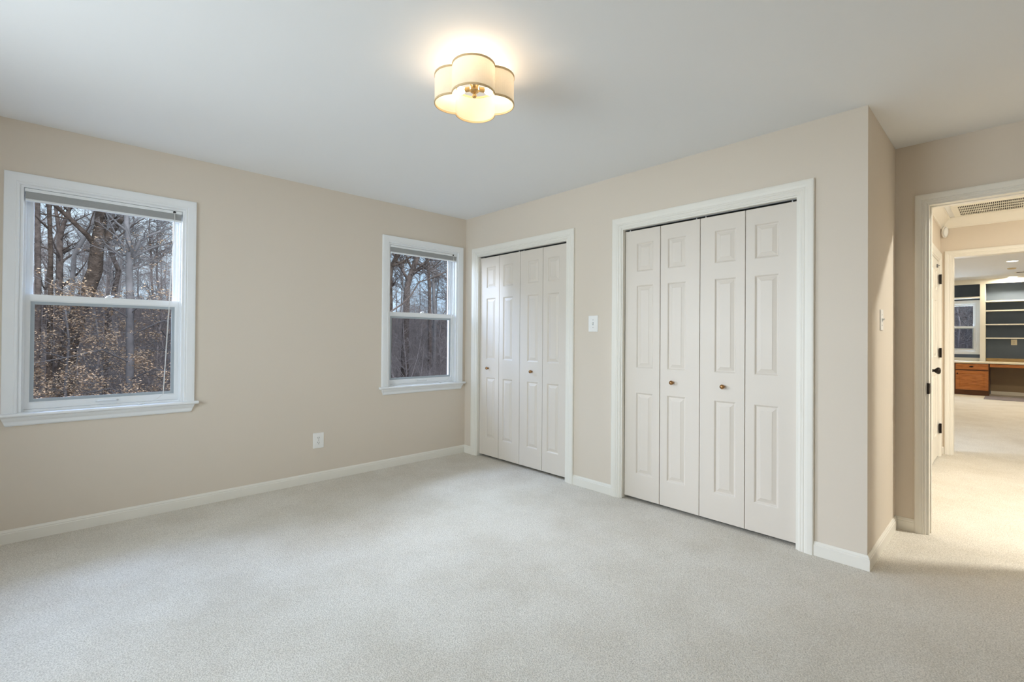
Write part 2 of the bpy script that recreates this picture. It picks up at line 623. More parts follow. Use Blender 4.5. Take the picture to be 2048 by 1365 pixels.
# closet inside
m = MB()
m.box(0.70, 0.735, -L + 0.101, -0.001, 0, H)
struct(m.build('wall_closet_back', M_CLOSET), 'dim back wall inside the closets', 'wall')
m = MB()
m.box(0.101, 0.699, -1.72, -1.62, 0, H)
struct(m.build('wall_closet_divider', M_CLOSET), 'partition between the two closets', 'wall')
# hall
HN = -3.42
HD = (2.76, 3.572, 2.045)                  # hall door opening x0, x1, top
wall('wall_hall_north', 'y', HN, -1, 0.10, D + 0.116, XE - 0.0005, 0.0, HH, [(HD[0], HD[1], -1, HD[2])], 'hall wall with the white hinged door')
OY0, OY1, OT = -4.40, -3.511, 2.096        # far room doorway
wall('wall_hall_east', 'x', XE, -1, 0.115, -6.5, -3.3, 0.0, HO + 0.05, [(OY0, OY1, -1, OT)], 'hall end wall around the far doorway')
wall('wall_hall_south', 'y', -6.3, 1, 0.1, D + 0.116, XE - 0.0005, 0.0, HH, [], 'unseen far end wall of the hall')
# far room
W3 = (-3.357, -2.60, 0.968, 2.094)
wall('wall_office_east', 'x', XO, -1, 0.16, -6.6, -1.3, 0.0, HO, [W3], 'far room back wall with its window', M_NAVY)
wall('wall_office_north', 'y', -1.4, -1, 0.1, XE + 0.116, XO - 0.0005, 0.0, HO, [], 'unseen north wall of the far room')
wall('wall_office_south', 'y', -6.5, 1, 0.1, XE + 0.116, XO - 0.0005, 0.0, HO, [], 'unseen south wall of the far room')

# ------------------------------------------------------------------ baseboards
BB = [(0, 0), (0.013, 0), (0.013, 0.056), (0.0105, 0.059), (0.0105, 0.066), (0.007, 0.071), (0.004, 0.0771), (0, 0.0771)]


def baseboard(name, axis, const, sign, runs, label):
    mp = plane_map(axis, const, sign)
    m = MB()
    for ua, ub, ma, mb in runs:
        extrude_profile(m, mp, BB, ua, ub, ma, mb)
    return struct(m.build(name, M_TRIM, merge=False), label, 'baseboard')


CW = 0.078
baseboard('baseboard_north', 'y', 0.0, -1, [(XW + 0.001, -0.0005, 1, -1)], 'cream baseboard along the window wall')
baseboard('baseboard_east', 'x', 0.0, -1, [(C1[1] + CW, -0.0005, 0, -1), (C2[1] + CW, C1[0] - CW, 0, 0), (-L, C2[0] - CW, -1, 0)],
          'cream baseboard along the closet wall')
baseboard('baseboard_alcove', 'y', -L, -1, [(0.0, D - 0.001, -1, -1)], 'cream baseboard on the narrow return wall')
baseboard('baseboard_entry', 'x', D, -1, [(EY1 + 0.060, -L - 0.0005, 0, -1), (YS + 0.001, EY0 - 0.060, 1, 0)], 'cream baseboard beside the entry doorway')
baseboard('baseboard_hall', 'x', XE, -1, [(OY1 + 0.061, HN - 0.0005, 0, -1)], 'short baseboard beside the far doorway')
baseboard('baseboard_kneehole', 'x', XO, -1, [(-6.4, -3.595, 0, 0)], 'baseboard behind the kneehole of the desk')

# ------------------------------------------------------------------ door casings
DC = [(0, 0), (0, 0.014), (0.004, 0.018), (0.012, 0.019), (0.030, 0.0185), (0.042, 0.016), (0.046, 0.0135), (0.050, 0.0150), (0.055, 0.0150),
      (0.059, 0.0110), (0.063, 0.0120), (0.069, 0.0120), (0.073, 0.0090), (0.078, 0.0080), (0.078, 0.0)]


def door_trim(name, axis, const, sign, o0, o1, top, thick, label, both=False, stop=False, cw=CW):
    """casing on the viewer's side + the jamb lining"""
    mp = plane_map(axis, const, sign)
    m = MB()
    prof = [(w * cw / CW, d) for w, d in DC]
    casing(m, mp, o0 - cw, o1 + cw, 0.0, top + cw, prof)
    if both:
        mp2 = plane_map(axis, const - sign * thick, -sign)
        casing(m, mp2, o0 - cw, o1 + cw, 0.0, top + cw, prof)
    root = struct(m.build(name, M_TRIM, merge=False), label, 'door trim')
    j = MB()
    t = 0.012 if cw == CW else 0.009
    st = 0.006

    def bar(ua, ub, va, vb, da, db):
        p = [mp(u, v, d) for d in (da, db) for v in (va, vb) for u in (ua, ub)]
        xs, ys, zs = zip(*p)
        j.box(min(xs), max(xs), min(ys), max(ys), min(zs), max(zs))
    bar(o0 + 0.0005, o0 + t, 0.001, top - 0.0005, -thick, 0.004)
    bar(o1 - t, o1 - 0.0005, 0.001, top - 0.0005, -thick, 0.004)
    bar(o0 + t, o1 - t, top - t, top - 0.0005, -thick, 0.004)
    if stop:
        bar(o0 + t, o0 + t + st, 0.001, top - t, -thick * 0.75, -thick * 0.4)
        bar(o1 - t - st, o1 - t, 0.001, top - t, -thick * 0.75, -thick * 0.4)
        bar(o0 + t + st, o1 - t - st, top - t - st, top - t, -thick * 0.75, -thick * 0.4)
    j.build('jamb', M_TRIM, root, merge=False)
    return root


door_trim('trim_1', 'x', 0.0, -1, C1[0], C1[1], CT, 0.099, 'moulded white casing round the corner closet')
door_trim('trim_2', 'x', 0.0, -1, C2[0], C2[1], CT, 0.099, 'moulded white casing round the wider-looking near closet')
entry = door_trim('trim_3', 'x', D, -1, EY0, EY1, ET, 0.115, 'cream casing round the open entry doorway', both=True, stop=True, cw=0.060)
door_trim('trim_4', 'x', XE, -1, OY0, OY1, OT, 0.115, 'white casing round the doorway into the far room', both=True, cw=0.061)
door_trim('trim_5', 'y', HN, -1, HD[0], HD[1], HD[2], 0.099, 'white casing round the hinged hall door')
# strike plate on the entry jamb, its lip curling over the casing edge
m = MB()
zc_, zh_ = 0.905, 0.034
lip = []
for k in range(9):
    an = math.pi * k / 8
    lip.append((D - 0.010 - 0.010 * math.sin(an), EY1 - 0.003 - 0.008 * math.cos(an)))
base = [(x, y, zc_ - zh_ * 0.55) for x, y in lip]
rows = []
for f in (-1.0, -0.8, -0.4, 0.0, 0.4, 0.8, 1.0):
    q = math.sqrt(max(0.05, 1 - f * f * 0.9))
    rows.append([(D - 0.0095 - 0.009 * q * math.sin(math.pi * k / 8), EY1 - 0.004 - 0.0055 * math.cos(math.pi * k / 8), zc_ + zh_ * f) for k in range(9)])
m.add([p for r_ in rows for p in r_], [(i * 9 + k, i * 9 + (k + 1) % 9, (i + 1) * 9 + (k + 1) % 9, (i + 1) * 9 + k) for i in range(6) for k in range(9)] +
      [tuple(range(9)), tuple(6 * 9 + k for k in range(9))])
m.box(D - 0.008, D + 0.040, EY1 - 0.0112, EY1 - 0.0092, zc_ - 0.032, zc_ + 0.032)
sp = m.build('strike_plate', M_BRONZE, entry)
sp['label'] = 'dark bronze strike plate on the doorway jamb'

# hall crown moulding
CR = [(0, HH - 0.102), (0.012, HH - 0.102), (0.016, HH - 0.086), (0.030, HH - 0.066), (0.052, HH - 0.034), (0.064, HH - 0.020), (0.070, HH - 0.010), (0.078, HH - 0.010),
      (0.078, HH - 0.0005), (0, HH - 0.0005)]
m = MB()
extrude_profile(m, plane_map('x', XE, -1), CR, -6.3, HN - 0.0005, 1, -1)
struct(m.build('trim_6', M_TRIM, merge=False), 'white crown moulding on the hall end wall', 'crown moulding')
m = MB()
extrude_profile(m, plane_map('y', HN, -1), CR, D + 0.116, XE - 0.0005, 1, -1)
struct(m.build('trim_7', M_TRIM, merge=False), 'white crown moulding above the hinged hall door', 'crown moulding')

# ------------------------------------------------------------------ bifold closet doors
RINGS = [(0.004, -0.0015), (0.009, -0.0075), (0.014, -0.0085), (0.034, -0.0025), (0.037, -0.0005)]
PZ = [(0.199, 0.803), (0.983, 1.596), (1.697, 1.911)]
LEAF_X = 0.026


def closet(name, y0, y1, knob_leaves, knob_y, label):
    """y1 is the end nearer the room corner; leaves are counted from there"""
    root = struct(empty(name, (0.04, (y0 + y1) / 2, 0.0)), label, 'closet door')
    mp = plane_map('x', LEAF_X, -1)
    gap = 0.0035
    inner0, inner1 = y0 + 0.0135, y1 - 0.0135
    w = (inner1 - inner0 - 5 * gap) / 4
    for k in range(4):
        b = inner1 - gap - k * (w + gap)
        a = b - w
        if k == 0:
            a += 0.001
        # wider stile on the outer side of each pair
        if k % 2 == 0:
            pu = (a + 0.053, a + 0.053 + 0.138)
        else:
            pu = (b - 0.053 - 0.138, b - 0.053)
        m = MB()
        panel_slab(m, mp, a, b, 0.023, 2.008, 0.034, [(pu[0], pu[1], z0, z1) for z0, z1 in PZ], RINGS)
        leaf = m.build('door_leaf', M_DOOR, root, bevel=0.0015)
        if k in knob_leaves:
            ky = knob_y[knob_leaves.index(k)]
            g = MB()
            g.lathe([(0.009, 0), (0.009, 0.003), (0.0055, 0.006), (0.0055, 0.012), (0.010, 0.016), (0.0145, 0.020), (0.0150, 0.024), (0.0130, 0.028), (0.0085, 0.0285),
                     (0.0080, 0.0300), (0.0045, 0.0305)], (LEAF_X - 0.0005, ky, 0.896), (-1, 0, 0), 24)
            kn = g.build('knob', M_BRASS, leaf, smooth=True)
            kn['label'] = 'small round antique brass knob'
        # white nylon guide on top of the leaf's outer end
        gy = (b - 0.03) if k in (0, 2) else (a + 0.03)
        if k in (0, 3):
            pass
        g = MB()
        g.tube([(LEAF_X + 0.017, gy, 2.0075), (LEAF_X + 0.017, gy, 2.024)], 0.004, 8)
        g.build('guide_pin', M_PLATE, leaf)
    m = MB()
    xa = LEAF_X + 0.001
    m.box(xa, xa + 0.032, inner0, inner1, 2.0185, CT - 0.0125)
    t = m.build('top_track', M_STEEL, root)
    t['label'] = 'grey steel track under the head jamb'
    return root


closet('door_1', C1[0], C1[1], [0, 2], [-0.345, -0.955], 'white four-leaf bifold closet doors nearest the room corner')
closet('door_2', C2[0], C2[1], [1, 2], [-2.325, -2.675], 'white four-leaf bifold closet doors nearest the entry nook')


# ------------------------------------------------------------------ hall door
root = struct(empty('door_3', ((HD[0] + HD[1]) / 2, HN, 0)), 'white panelled hall door with dark hinges beside the far doorway', 'door')
mp = plane_map('y', HN + 0.004, -1)
m = MB()
dx0, dx1 = HD[0] + 0.0145, HD[1] - 0.0145
cxm = (dx0 + dx1) / 2
pan = []
for z0, z1 in ((0.24, 0.86), (1.04, 1.62), (1.72, 1.93)):
    pan += [(dx0 + 0.11, cxm - 0.05, z0, z1), (cxm + 0.05, dx1 - 0.11, z0, z1)]
panel_slab(m, mp, dx0, dx1, 0.014, HD[2] - 0.0145, 0.04, pan, RINGS)
m.build('door_slab', M_TRIM, root)
for hz in (0.295, 1.080, 1.845):
    m = MB()
    m.tube([(HD[1] - 0.012, HN - 0.016, hz - 0.05), (HD[1] - 0.012, HN - 0.016, hz + 0.05)], 0.009, 10)
    m.box(HD[1] - 0.045, HD[1] - 0.012, HN - 0.0105, HN - 0.0065, hz - 0.048, hz + 0.048)
    h = m.build('hinge', M_BRONZE, root)
    h['label'] = 'dark bronze hinge'
m = MB()
kc = (HD[0] + 0.075, HN + 0.003, 0.925)
m.lathe([(0.034, 0), (0.034, 0.007), (0.014, 0.013), (0.012, 0.032), (0.022, 0.042), (0.031, 0.055), (0.031, 0.066), (0.023, 0.075), (0.007, 0.078)], kc, (0, -1, 0), 20)
k_ = m.build('knob', M_BRONZE, root, smooth=True)
k_['label'] = 'dark bronze door knob'
m = MB()
m.box(3.40, 3.43, HN - 0.008, HN + 0.0035, 1.952, 1.985)
m.tube([(3.415, HN - 0.006, 1.972), (3.415, HN - 0.016, 1.969), (3.415, HN - 0.018, 1.976)], 0.004, 6)
k_ = m.build('coat_hook', M_STEEL, root)
k_['label'] = 'small grey hook near the top of the door'


# ------------------------------------------------------------------ windows
def sash(m, mp, u0, u1, v0, v1, stile, top, bottom, d0, d1, lip=0.015):
    """d0 = room side face, d1 = outer face (d measured towards the room); stepped glazing recess"""
    def ring(ua, ub, va, vb, d):
        return [mp(ua, va, d), mp(ub, va, d), mp(ub, vb, d), mp(ua, vb, d)]
    i = (u0 + stile, u1 - stile, v0 + bottom, v1 - top)
    o = (u0, u1, v0, v1)
    e = lip
    seq = [ring(*o, d1), ring(*o, d0), ring(i[0] - e, i[1] + e, i[2] - e, i[3] + e, d0), ring(i[0] - e, i[1] + e, i[2] - e, i[3] + e, d0 - 0.007),
           ring(i[0] - e * 0.45, i[1] + e * 0.45, i[2] - e * 0.45, i[3] + e * 0.45, d0 - 0.009), ring(*i, d0 - 0.013), ring(*i, d1), ring(*o, d1)]
    for a, b in zip(seq, seq[1:]):
        for k in range(4):
            m.face([a[k], a[(k + 1) % 4], b[(k + 1) % 4], b[k]])
    return i


WC = [(0, 0), (0, 0.014), (0.003, 0.0175), (0.016, 0.0185), (0.048, 0.0165), (0.052, 0.0140), (0.056, 0.0155), (0.061, 0.0150), (0.064, 0.0100), (0.066, 0.0090), (0.066, 0.0)]


def window(name, op, label, wall_axis='y', const=0.0, sign=-1, thick=0.16, stool=True, cords=None):
    u0, u1, v0, v1 = op
    mp = plane_map(wall_axis, const, sign)

    def bx(mb, ua, ub, va, vb, da, db):
        p = [mp(u, v, d) for d in (da, db) for v in (va, vb) for u in (ua, ub)]
        xs, ys, zs = zip(*p)
        mb.box(min(xs), max(xs), min(ys), max(ys), min(zs), max(zs))
    base = mp((u0 + u1) / 2, v0, 0)
    root = struct(empty(name, base), label, 'window')
    cw = 0.066
    m = MB()
    if stool:
        casing(m, mp, u0 - cw, u1 + cw, v0, v1 + cw, WC)
    else:
        casing(m, mp, u0 - cw, u1 + cw, v0 - cw, v1 + cw, WC, closed=True)
    m.build('casing', M_WINT, root, merge=False)
    # jamb lining with the sash channels
    m = MB()
    t = 0.014
    for (ua, ub) in ((u0 + 0.0004, u0 + t), (u1 - t, u1 - 0.0004)):
        bx(m, ua, ub, v0 + 0.001, v1 - 0.0005, -thick + 0.01, 0.003)
    bx(m, u0 + t, u1 - t, v1 - t, v1 - 0.0005, -thick + 0.01, 0.003)
    bx(m, u0 + 0.0004, u1 - 0.0004, v0 - 0.0195, v0 + 0.012, -thick + 0.01, -0.034)
    for uu, s in ((u0 + t, 1), (u1 - t, -1)):
        for da, db in ((-0.040, -0.030), (-0.074, -0.069), (-0.110, -0.104)):
            bx(m, min(uu, uu + s * 0.010), max(uu, uu + s * 0.010), v0 + 0.012, v1 - t, da, db)
    m.build('jamb', M_WINT, root, merge=False)
    if stool:
        m = MB()
        st = [(-0.034, v0 - 0.0195), (0.040, v0 - 0.0195), (0.045, v0 - 0.016), (0.047, v0 - 0.010), (0.045, v0 - 0.004), (0.040, v0 + 0.0), (-0.034, v0 + 0.0)]
        extrude_profile(m, mp, [(d, v) for d, v in st if d > 0.0001] + [(0.0006, v0), (0.0006, v0 - 0.0195)], u0 - cw - 0.022, u1 + cw + 0.022)
        bx(m, u0 + 0.0006, u1 - 0.0006, v0 - 0.0195, v0, -0.034, 0.0006)
        m.build('stool', M_WINT, root, bevel=0.002)
        m = MB()
        ap = [(0.0005, v0 - 0.020), (0.030, v0 - 0.020), (0.030, v0 - 0.028), (0.024, v0 - 0.038), (0.016, v0 - 0.048), (0.014, v0 - 0.066), (0.009, v0 - 0.0735), (0.0005, v0 - 0.0735)]
        a = [mp(u0 - cw + (v0 - 0.020 - v) * 0.34, v, d) for d, v in ap]
        b = [mp(u1 + cw - (v0 - 0.020 - v) * 0.34, v, d) for d, v in ap]
        m.prism(a, b)
        m.build('apron', M_WINT, root)
    vm = v0 + (1.437 - 0.742) / (2.070 - 0.742) * (v1 - v0)     # top of the meeting rail
    su0, su1 = u0 + t + 0.0045, u1 - t - 0.0045
    # lower sash
    m = MB()
    i = sash(m, mp, su0, su1, v0 + 0.0135, vm, 0.036, 0.050, 0.050, -0.041, -0.068)
    low = m.build('lower_sash', M_WINT, root)
    m = MB()
    bx(m, i[0] - 0.001, i[1] + 0.001, i[2] - 0.001, i[3] + 0.001, -0.060, -0.056)
    m.build('glass_pane', M_SCREEN, low)
    gw = 0.009
    m = MB()
    ex = 0.0145
    for (a, b, c, d) in ((i[0] - ex, i[0] + gw, i[2] - ex, i[3] + ex), (i[1] - gw, i[1] + ex, i[2] - ex, i[3] + ex),
                         (i[0] + gw, i[1] - gw, i[2] - ex, i[2] + gw), (i[0] + gw, i[1] - gw, i[3] - gw, i[3] + ex)):
        bx(m, a, b, c, d, -0.0558, -0.0495)
    m.build('recess_shadow_bead', M_SHADOW_BEZEL, low)  # grey frame standing in for shade in the stepped recess round the pane
    # lift handle
    m = MB()
    uc = (u0 + u1) / 2
    m.tube([mp(uc - 0.052, v0 + 0.036, -0.0405), mp(uc - 0.044, v0 + 0.040, -0.030), mp(uc - 0.020, v0 + 0.041, -0.024), mp(uc + 0.020, v0 + 0.041, -0.024),
            mp(uc + 0.044, v0 + 0.040, -0.030), mp(uc + 0.052, v0 + 0.036, -0.0405)], 0.0055, 8)
    m.build('lift_handle', M_WINT, low, smooth=True)
    # upper sash
    m = MB()
    i = sash(m, mp, su0, su1, vm - 0.046, v1 - t - 0.001, 0.036, 0.045, 0.044, -0.0755, -0.102)
    upp = m.build('upper_sash', M_WINT, root)
    m = MB()
    bx(m, i[0] - 0.001, i[1] + 0.001, i[2] - 0.001, i[3] + 0.001, -0.095, -0.091)
    m.build('glass_pane', M_GLASS, upp)
    # sash lock on the meeting rail
    m = MB()
    lk = mp(uc, vm + 0.0005, -0.055)
    m.lathe([(0.016, 0), (0.016, 0.005), (0.010, 0.008), (0.009, 0.014)], lk, (0, 0, 1), 14)
    m.tube([(lk[0], lk[1], lk[2] + 0.011), Vector(mp(uc + 0.028, vm + 0.0115, -0.050))], [0.005, 0.004], 8)
    m.build('sash_lock', M_WINT, low)
    return root


window('window_1', W1, 'large white double-hung window at the left, looking on tan-leaved trees')
window('window_2', W2, 'white double-hung window beside the closet corner')
window('window_3', W3, 'white double-hung window between shelves in the far room', 'x', XO, -1, 0.16, stool=False)


def blind(op, label, seed, cord_drop):
    u0, u1, v0, v1 = op
    a, b = u0 + 0.0165, u1 - 0.0165
    top = v1 - 0.0165
    root = tag(empty('window_blind', ((a + b) / 2, 0.012, top)), label, 'window blind')
    m = MB()
    m.box(a, b, -0.008, 0.026, top - 0.020, top)
    m.build('headrail', M_RAIL, root, bevel=0.003)
    m = MB()
    for k in range(15):
        z = top - 0.0215 - k * 0.0026
        j = 0.0008 * math.sin(seed + k * 2.1)
        m.box(a + 0.004, b - 0.004, -0.004 + j, 0.021 + j, z - 0.0019, z)
    m.build('slat_stack', M_SLAT, root)
    zb = top - 0.0215 - 15 * 0.0026
    m = MB()
    m.box(a + 0.003, b - 0.003, -0.0055, 0.0225, zb - 0.0125, zb)
    m.build('bottom_rail', M_RAIL, root, bevel=0.003)
    # lift cord from a dark grommet near the right end
    xg = b - 0.045
    m = MB()
    m.lathe([(0.008, 0), (0.008, 0.003), (0.005, 0.004)], (xg, -0.0078, top - 0.010), (0, -1, 0), 12)
    m.build('cord_lock', M_SLOT, root)
    rng = random.Random(seed)
    for dx in (0.0, 0.006):
        m = MB()
        pts = [(xg + dx * 0.3, -0.0105, top - 0.010), (xg + dx * 0.4, -0.013, top - 0.06)]
        n = 10
        for k in range(1, n + 1):
            f = k / n
            pts.append((xg + dx * 0.4 - 0.052 * f * cord_drop + dx * 0.3 * math.sin(f * 3), -0.013 + 0.012 * f * (1 - f), top - 0.06 - f * (top - 0.06 - v0 - 0.060)))
        end = pts[-1]
        pts += [(end[0] - 0.03, -0.012, v0 + 0.034), (end[0] - 0.075, -0.008, v0 + 0.010), (end[0] - 0.10 - dx, -0.010, v0 + 0.004)]
        m.tube(pts, 0.0013, 5)
        m.build('lift_cord', M_CORD, root, smooth=True)
    e = pts[-1]
    m = MB()
    m.lathe([(0.002, 0), (0.005, 0.004), (0.0055, 0.022), (0.003, 0.027)], (e[0], e[1], v0 + 0.006), (-1, -0.15, 0), 10)
    m.build('tassel', M_CORD, root, smooth=True)
    return root


blind(W1, 'raised grey blind under the head of the large window', 1.0, 1.0)
blind(W2, 'raised grey blind under the head of the window beside the corner', 2.0, 0.6)


# ------------------------------------------------------------------ switches and outlets
def rounded_rect(mp, u, v, w, h, r, d, seg=5):
    pts = []
    for cu, cv, a0 in ((u + w / 2 - r, v + h / 2 - r, 0), (u - w / 2 + r, v + h / 2 - r, 90), (u - w / 2 + r, v - h / 2 + r, 180), (u + w / 2 - r, v - h / 2 + r, 270)):
        for k in range(seg + 1):
            t = math.radians(a0 + 90 * k / seg)
            pts.append(mp(cu + r * math.cos(t), cv + r * math.sin(t), d))
    return pts


def plate(mp, u, v, w, h, material):
    a = rounded_rect(mp, u, v, w, h, 0.004, 0.0004)
    b = rounded_rect(mp, u, v, w, h, 0.004, 0.0035)
    c = rounded_rect(mp, u, v, w - 0.006, h - 0.006, 0.003, 0.0058)
    m = MB()
    n = len(a)
    m.add(a + b + c, [(i, (i + 1) % n, n + (i + 1) % n, n + i) for i in range(n)] + [(n + i, n + (i + 1) % n, 2 * n + (i + 1) % n, 2 * n + i) for i in range(n)] +
          [tuple(range(n - 1, -1, -1)), tuple(range(2 * n, 3 * n))])
    return m


def bx_on(m, mp, ua, ub, va, vb, da, db):
    p = [mp(u, v, d) for d in (da, db) for v in (va, vb) for u in (ua, ub)]
    xs, ys, zs = zip(*p)
    m.box(min(xs), max(xs), min(ys), max(ys), min(zs), max(zs))


def duplex_outlet(mp, u, v, w, h, label, material):
    root = tag(empty('wall_outlet', mp(u, v - h / 2, 0)), label, 'outlet')
    plate(mp, u, v, w, h, material).build('cover_plate', material, root)
    for s in (-1, 1):
        cv = v + s * 0.0195
        a = rounded_rect(mp, u, cv, 0.030, 0.028, 0.012, 0.0058)
        b = rounded_rect(mp, u, cv, 0.029, 0.027, 0.012, 0.0078)
        m = MB()
        m.prism(a, b)
        r = m.build('receptacle', material, root)
        m = MB()
        bx_on(m, mp, u - 0.0078, u - 0.0050, cv - 0.001, cv + 0.008, 0.0076, 0.0081)
        bx_on(m, mp, u + 0.0050, u + 0.0078, cv + 0.0005, cv + 0.007, 0.0076, 0.0081)
        o = Vector(mp(0, 0, 1)) - Vector(mp(0, 0, 0))
        m.lathe([(0.0028, 0), (0.0028, 0.0004)], mp(u, cv - 0.0075, 0.0077), o, 10)
        m.build('slots', M_SLOT, r)
    m = MB()
    o = Vector(mp(0, 0, 1)) - Vector(mp(0, 0, 0))
    m.lathe([(0.003, 0), (0.0025, 0.001)], mp(u, v, 0.0056), o, 10)
    m.build('screw', M_STEEL, root)
    return root


duplex_outlet(plane_map('y', 0.0, -1), -1.522, 0.338, 0.089, 0.126, 'white duplex outlet low on the window wall', M_PLATE)


def toggle_switch(mp, u, v, w, h, label):
    root = tag(empty('light_switch', mp(u, v - h / 2, 0)), label, 'light switch')
    plate(mp, u, v, w, h, M_PLATE).build('cover_plate', M_PLATE, root)
    m = MB()
    bx_on(m, mp, u - 0.0055, u + 0.0055, v - 0.012, v + 0.012, 0.0055, 0.0066)
    m.build('toggle_bezel', M_SHADOW_BEZEL, root)
    m = MB()
    a = [mp(u - 0.004, v - 0.005, 0.0064), mp(u + 0.004, v - 0.005, 0.0064), mp(u + 0.004, v + 0.005, 0.0064), mp(u - 0.004, v + 0.005, 0.0064)]
    b = [mp(u - 0.003, v + 0.003, 0.0180), mp(u + 0.003, v + 0.003, 0.0180), mp(u + 0.003, v + 0.010, 0.0165), mp(u - 0.003, v + 0.010, 0.0165)]
    m.prism(a, b)
    m.build('toggle', M_PLATE, root)
    o = Vector(mp(0, 0, 1)) - Vector(mp(0, 0, 0))
    for s in (-1, 1):
        m = MB()
        m.lathe([(0.003, 0), (0.0025, 0.001)], mp(u, v + s * 0.030, 0.0056), o, 10)
        m.build('screw', M_STEEL, root)
    return root


toggle_switch(plane_map('x', 0.0, -1), -1.660, 1.318, 0.091, 0.129, 'white toggle switch on the wall between the two closets')
toggle_switch(plane_map('y', -L, -1), 0.360, 1.318, 0.074, 0.120, 'white toggle switch on the narrow return wall by the entry')

# ------------------------------------------------------------------ ceiling light
LX, LY = -1.726, -2.286
ZT, ZB = 2.378, 2.250
ROT = math.radians(48.5)
cl = tag(empty('ceiling_light', (LX, LY, H)), 'lit cream four-lobed fabric drum light on the bedroom ceiling', 'ceiling light')


def quatrefoil(a, r, off=0.0, seg=30):
    """outline of four overlapping circles (centre distance a, radius r)"""
    cusp = (a + math.sqrt(2 * r * r - a * a)) / 2
    th = math.atan2(cusp, cusp - a)
    out = []
    for q in range(4):
        for k in range(seg):
            t = -th + 2 * th * k / seg
            x, y = a + (r + off) * math.cos(t), (r + off) * math.sin(t)
            c, s = math.cos(ROT + q * math.pi / 2), math.sin(ROT + q * math.pi / 2)
            out.append((LX + x * c - y * s, LY + x * s + y * c))
    return out


QA, QR = 0.0852, 0.0928
o1 = quatrefoil(QA, QR)
n = len(o1)
m = MB()
m.add([(x, y, ZB) for x, y in o1] + [(x, y, ZT) for x, y in o1], [(i, (i + 1) % n, n + (i + 1) % n, n + i) for i in range(n)])
shade = m.build('shade', M_SHADE, cl, recalc=False, smooth=False)
shade['label'] = 'cream translucent fabric shade'
oo, oi = quatrefoil(QA, QR, 0.0022), quatrefoil(QA, QR, -0.0018)
for z0, z1 in ((ZB - 0.001, ZB + 0.0075), (ZT - 0.0075, ZT + 0.001)):
    m = MB()
    m.add([(x, y, z0) for x, y in oi] + [(x, y, z0) for x, y in oo] + [(x, y, z1) for x, y in oo] + [(x, y, z1) for x, y in oi],
          [(k * n + i, k * n + (i + 1) % n, ((k + 1) % 4) * n + (i + 1) % n, ((k + 1) % 4) * n + i) for k in range(4) for i in range(n)])
    t_ = m.build('trim_band', M_SHADETRIM, cl)
    t_['label'] = 'gold trim band at the rim of the shade'
m = MB()
m.lathe([(0.062, 0), (0.062, 0.012), (0.050, 0.020), (0.012, 0.022)], (LX, LY, H - 0.0005), (0, 0, -1), 28)
m.build('canopy', M_GOLD, cl, smooth=False)
HZ = 2.326
m = MB()
m.tube([(LX, LY, H - 0.02), (LX, LY, HZ)], 0.006, 12)
m.build('stem', M_GOLD, cl, smooth=True)
m = MB()
m.lathe([(0.006, -0.022), (0.022, -0.020), (0.022, 0.012), (0.017, 0.018), (0.006, 0.020)], (LX, LY, HZ), (0, 0, -1), 24)
m.build('hub', M_GOLD, cl)
m = MB()
m.lathe([(0.004, 0), (0.006, 0.002), (0.004, 0.006), (0.009, 0.011), (0.0105, 0.017), (0.007, 0.023), (0.003, 0.025)], (LX, LY, HZ - 0.0195), (0, 0, -1), 18)
m.build('finial', M_GOLD, cl, smooth=True)
for q in range(4):
    c, s = math.cos(ROT + q * math.pi / 2 + math.pi / 4), math.sin(ROT + q * math.pi / 2 + math.pi / 4)
    m = MB()
    m.tube([(LX + 0.02 * c, LY + 0.02 * s, HZ + 0.006), (LX + 0.128 * c, LY + 0.128 * s, 2.3705)], 0.0020, 6)
    m.build('spider_arm', M_GOLD, cl)
for k in range(3):
    an = ROT + math.pi + k * 2 * math.pi / 3
    c, s = math.cos(an), math.sin(an)
    m = MB()
    m.lathe([(0.011, 0), (0.011, 0.026), (0.010, 0.028)], (LX + 0.0215 * c, LY + 0.0215 * s, HZ + 0.002), (c, s, 0.10), 14)
    sk = m.build('lamp_socket', M_GOLD, cl)
    m = MB()
    m.lathe([(0.009, 0), (0.011, 0.006), (0.017, 0.020), (0.017, 0.030), (0.011, 0.040), (0.003, 0.043)], (LX + 0.0495 * c, LY + 0.0495 * s, HZ + 0.005), (c, s, 0.10), 16)
    m.build('bulb', M_BULB, sk, smooth=True)
    point('ceiling_light_lamp', (LX + 0.075 * c, LY + 0.075 * s, 2.348), 1.8, (1.0, 0.74, 0.51), 0.012)

# ------------------------------------------------------------------ hall fittings
# return grille
gx0, gx1, gy0, gy1 = 3.10, 3.655, -4.75, -3.538
root = tag(empty('return_grille', ((gx0 + gx1) / 2, (gy0 + gy1) / 2, HH)), 'white return air grille with dark slots on the hall ceiling', 'air grille')
m = MB()
fr = 0.045
z1, z0 = HH - 0.0005, HH - 0.012
m.box(gx0, gx0 + fr, gy0, gy1, z0, z1)
m.box(gx1 - fr, gx1, gy0, gy1, z0, z1)
m.box(gx0 + fr, gx1 - fr, gy0, gy0 + fr, z0, z1)
m.box(gx0 + fr, gx1 - fr, gy1 - fr, gy1, z0, z1)
m.build('frame', M_SHELF, root, bevel=0.002)
m = MB()
m.box(gx0 + fr, gx1 - fr, gy0 + fr, gy1 - fr, HH - 0.003, HH - 0.0005)
m.build('backing', M_SLOT, root)
m = MB()
y = gy0 + fr + 0.006
while y < gy1 - fr:
    m.box(gx0 + fr, gx1 - fr, y, y + 0.0042, HH - 0.011, HH - 0.0032)
    y += 0.0125
for k in range(1, 4):
    xx = gx0 + fr + k * (gx1 - gx0 - 2 * fr) / 4
    m.box(xx - 0.006, xx + 0.006, gy0 + fr, gy1 - fr, HH - 0.0118, HH - 0.0032)
